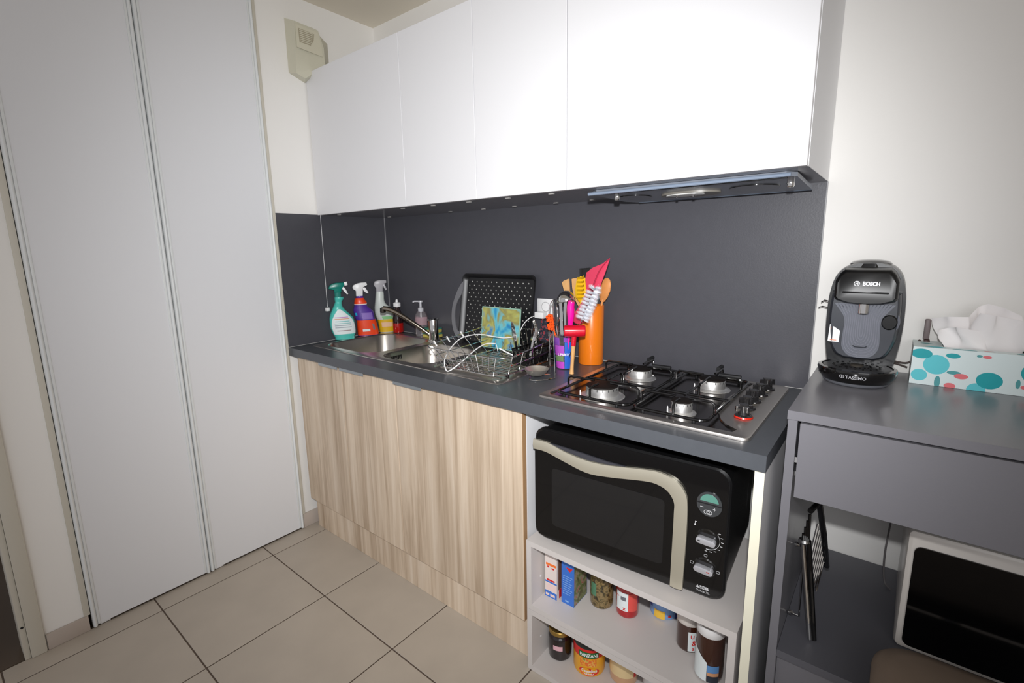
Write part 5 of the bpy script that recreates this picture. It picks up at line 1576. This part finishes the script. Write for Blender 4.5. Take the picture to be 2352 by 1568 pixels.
spots = {'light_cyan': ((96, 206, 216), [(2.255, 1.038, 0.024, 0.024), (2.226, 1.009, 0.0155, 0.0145), (2.330, 0.987, 0.0165, 0.0165)]),
         'turquoise': ((24, 164, 172), [(2.350, 1.0125, 0.0225, 0.0195), (2.226, 1.062, 0.020, 0.012), (2.418, 1.040, 0.020, 0.022), (2.283, 1.063, 0.013, 0.006)]),
         'sea_green': ((84, 160, 164), [(2.288, 1.0225, 0.0125, 0.0045), (2.261, 0.996, 0.0055, 0.015), (2.3965, 1.012, 0.0038, 0.0105), (2.328, 1.068, 0.005, 0.003)]),
         'coral': ((232, 120, 126), [(2.3015, 1.0155, 0.0125, 0.0065), (2.284, 0.990, 0.0105, 0.0070), (2.410, 1.006, 0.009, 0.005), (2.341, 1.067, 0.0075, 0.0035)])}
yo = 0.0
for nm, (c, ls) in spots.items():
    sm2 = mat('spot_' + nm, c, 0.4)
    for a, b, rx_, rz_ in ls:
        yo += 0.00003
        pts = [(min(max(x, TX0), TX1), min(max(z, TZ0), TZ1)) for x, z in ell(a, b, rx_, rz_, 24)]
        pts2 = []
        for q in pts:
            if not pts2 or (abs(q[0] - pts2[-1][0]) + abs(q[1] - pts2[-1][1])) > 1e-5:
                pts2.append(q)
        obj('spot', M().add([(x, TYF - 0.0002 - yo, z) for x, z in pts2], [tuple(range(len(pts2)))]), sm2, parent=tb, smooth=0)
    for a, b, rx_, ry_ in {'light_cyan': [(2.25, -0.105, 0.02, 0.009)], 'turquoise': [(2.43, -0.08, 0.016, 0.02), (2.302, -0.113, 0.022, 0.005)], 'sea_green': [(2.40, -0.108, 0.012, 0.007), (2.235, -0.06, 0.012, 0.006)], 'coral': [(2.345, -0.104, 0.010, 0.003)]}[nm]:
        obj('spot', M().add([(x, y, TZ1 + 0.0002) for x, y in ell(a, b, rx_, ry_, 20)], [tuple(range(20))]), sm2, parent=tb, smooth=0)


def sheet(bottom, top, amp, freq, ph, yc, name, ny=18, nx=30, thick=0.0006, fold=0.0):
    m = M()
    vs = []
    for i in range(ny + 1):
        t = i / ny
        for j in range(nx + 1):
            s = j / nx
            b = bottom(s)
            tp = top(s)
            x = b[0] + (tp[0] - b[0]) * t
            z = b[1] + (tp[1] - b[1]) * t
            y = yc + amp * (0.25 + t) * math.sin(freq * s * PI * 2 + ph + 1.5 * t) + 0.5 * amp * math.sin(freq * 2.3 * s * PI + 3 * t + ph) * t + fold * t * t
            vs.append((x + 0.003 * math.sin(7 * t + 9 * s), y, z))
    fs = [(i * (nx + 1) + j, i * (nx + 1) + j + 1, (i + 1) * (nx + 1) + j + 1, (i + 1) * (nx + 1) + j) for i in range(ny) for j in range(nx)]
    return m.add(vs, fs)


def pw_lin(pts):
    def f(s):
        x = s * (len(pts) - 1)
        i = min(int(x), len(pts) - 2)
        t = x - i
        t = t * t * (3 - 2 * t)
        return (pts[i][0] + (pts[i + 1][0] - pts[i][0]) * t, pts[i][1] + (pts[i + 1][1] - pts[i][1]) * t)
    return f


tis_m = mat('tissue_paper', (246, 242, 241), 0.8)
ts = thing('tissue', 'white crumpled tissues pulled up out of the spotted box', 'tissue', (2.33, -0.066, TZ1 - 0.015))
zb_ = TZ1 - 0.012
obj('fold', sheet(pw_lin([(2.270, zb_), (2.300, zb_), (2.340, zb_), (2.400, zb_)]), pw_lin([(2.236, 1.142), (2.262, 1.150), (2.306, 1.152), (2.322, 1.176), (2.334, 1.184), (2.360, 1.176), (2.392, 1.160)]), 0.009, 1.5, 0.4, -0.066, 'fold'), tis_m, parent=ts, smooth=80)
obj('fold', sheet(pw_lin([(2.300, zb_), (2.345, zb_), (2.402, zb_)]), pw_lin([(2.318, 1.165), (2.350, 1.160), (2.392, 1.150), (2.412, 1.118)]), 0.008, 1.1, 2.0, -0.076, 'fold', fold=-0.012), tis_m, parent=ts, smooth=80)
obj('fold', sheet(pw_lin([(2.268, zb_), (2.300, zb_), (2.350, zb_)]), pw_lin([(2.250, 1.118), (2.285, 1.128), (2.330, 1.120)]), 0.007, 1.3, 4.0, -0.082, 'fold', fold=-0.008), tis_m, parent=ts, smooth=80)
obj('fold', sheet(pw_lin([(2.275, zb_), (2.33, zb_), (2.400, zb_)]), pw_lin([(2.262, 1.138), (2.320, 1.150), (2.408, 1.140)]), 0.007, 1.8, 1.0, -0.054, 'fold', fold=0.014), tis_m, parent=ts, smooth=80)

# ------------------------------------------------------------------ things on the desk's lower shelf
ow = thing('mini_oven', 'white framed mini oven with black glass door on desk shelf', 'oven', (2.48, -0.19, 0.4125))
OF, OB = -0.340, -0.03
ox0, ox1, oz0, oz1 = 2.236, 2.735, 0.4128, 0.706
wf = mat('oven_white', (214, 208, 200), 0.3, coat=0.2)
oc_ = rrect(ox0, oz0, ox1, oz1, 0.010, 4)
oi_ = rrect(ox0 + 0.014, oz0 + 0.014, ox1 - 0.014, oz1 - 0.034, 0.014, 5)
body_o = M().loft([[(a, OB, b) for a, b in scale_loop(oc_, 0.006)], [(a, OF + 0.012, b) for a, b in oc_], [(a, OF + 0.003, b) for a, b in scale_loop(oc_, 0.003)], [(a, OF, b) for a, b in scale_loop(oc_, 0.008)]])
obj('housing', body_o, wf, parent=ow, smooth=40)
obj('glass_door', M().prism(oi_, lambda a, b, t: (a, OF + t, b), -0.004, -0.0004), mat('oven_black_glass', (6, 6, 7), 0.08, coat=0.3), parent=ow, smooth=0)

gk = thing('grill_rack', 'folded chrome and black grill rack leaning inside desk side', 'rack', (2.07, -0.32, 0.413))
obj('front_rod', M().tube([(2.084, -0.443, 0.4175), (2.051, -0.441, 0.655)], 0.0052, 12), chrome, parent=gk)
obj('front_frame', M().tube([(2.092, -0.440, 0.4175), (2.062, -0.438, 0.660)], 0.0055, 10), blackgloss, parent=gk)
obj('back_rail', M().tube([(2.070, -0.385, 0.735), (2.079, -0.30, 0.62), (2.088, -0.20, 0.47)], 0.0070, 10), blackgloss, parent=gk)
obj('top_rail', M().tube([(2.058, -0.430, 0.728), (2.070, -0.385, 0.735)], 0.006, 10), blackgloss, parent=gk)
obj('collar', M().lathe([(0, 0), (0.010, 0), (0.012, 0.004), (0.010, 0.010), (0, 0.010)], (2.053, -0.441, 0.652), 12), chrome, parent=gk)
for i in range(8):
    y = -0.415 + i * 0.026
    z = 0.655 - i * 0.028
    obj('bar', M().tube([(2.066 + i * 0.001, y - 0.012, z - 0.045), (2.073 + i * 0.001, y + 0.020, z + 0.030)], 0.0028, 8), chrome, parent=gk)
for i in range(5):
    obj('slide', M().tube([(2.058 - i * 0.0028, -0.430 - i * 0.002, 0.72 - i * 0.016), (2.060 - i * 0.0028, -0.430 - i * 0.002, 0.655 - i * 0.004)], 0.0030, 8), blackgloss, parent=gk)
for y, z in ((-0.40, 0.620), (-0.40, 0.435)):
    obj('knob', M().lathe([(0, -0.006), (0.005, -0.005), (0.006, 0.0), (0.004, 0.004), (0.0018, 0.006), (0.0018, 0.016), (0, 0.016)], (2.036, y, z), 12, 'x'), chrome, parent=gk)
obj('stay', M().tube([(2.052, -0.40, 0.620), (2.054, -0.40, 0.435)], 0.0020, 8), chrome, parent=gk)

obj('cord', M().tube([(2.214, -0.090, 0.80), (2.212, -0.092, 0.62), (2.208, -0.095, 0.50), (2.214, -0.10, 0.424), (2.228, -0.12, 0.416)], 0.0022, 8, sm=5), mat('grey_cord', (110, 106, 106), 0.5), parent=ow)

# ------------------------------------------------------------------ round stool in front of the desk
st = thing('stool', 'taupe stool seat with rounded corner in front of desk, bottom right', 'stool', (2.363, -0.66, 0.0))
sm_ = mat('taupe_seat', (128, 112, 98), 0.7, var=0.05, vscale=12)
so = rrect(2.197, -0.800, 2.530, -0.442, 0.075, 7)
obj('seat', M().loft([loop3(scale_loop(so, k), z) for k, z in ((0.02, 0.458), (0.004, 0.463), (0.0, 0.474), (0.002, 0.486), (0.010, 0.495), (0.03, 0.500), (0.08, 0.502))]), sm_, parent=st)
obj('column', M().lathe([(0, 0.02), (0.022, 0.02), (0.022, 0.461), (0, 0.461)], (2.363, -0.66, 0.0), 20), chrome, parent=st)
obj('base', M().lathe([(0, 0.0005), (0.17, 0.0005), (0.172, 0.006), (0.10, 0.014), (0.03, 0.022), (0, 0.022)], (2.363, -0.66, 0.0), 40), chrome, parent=st)
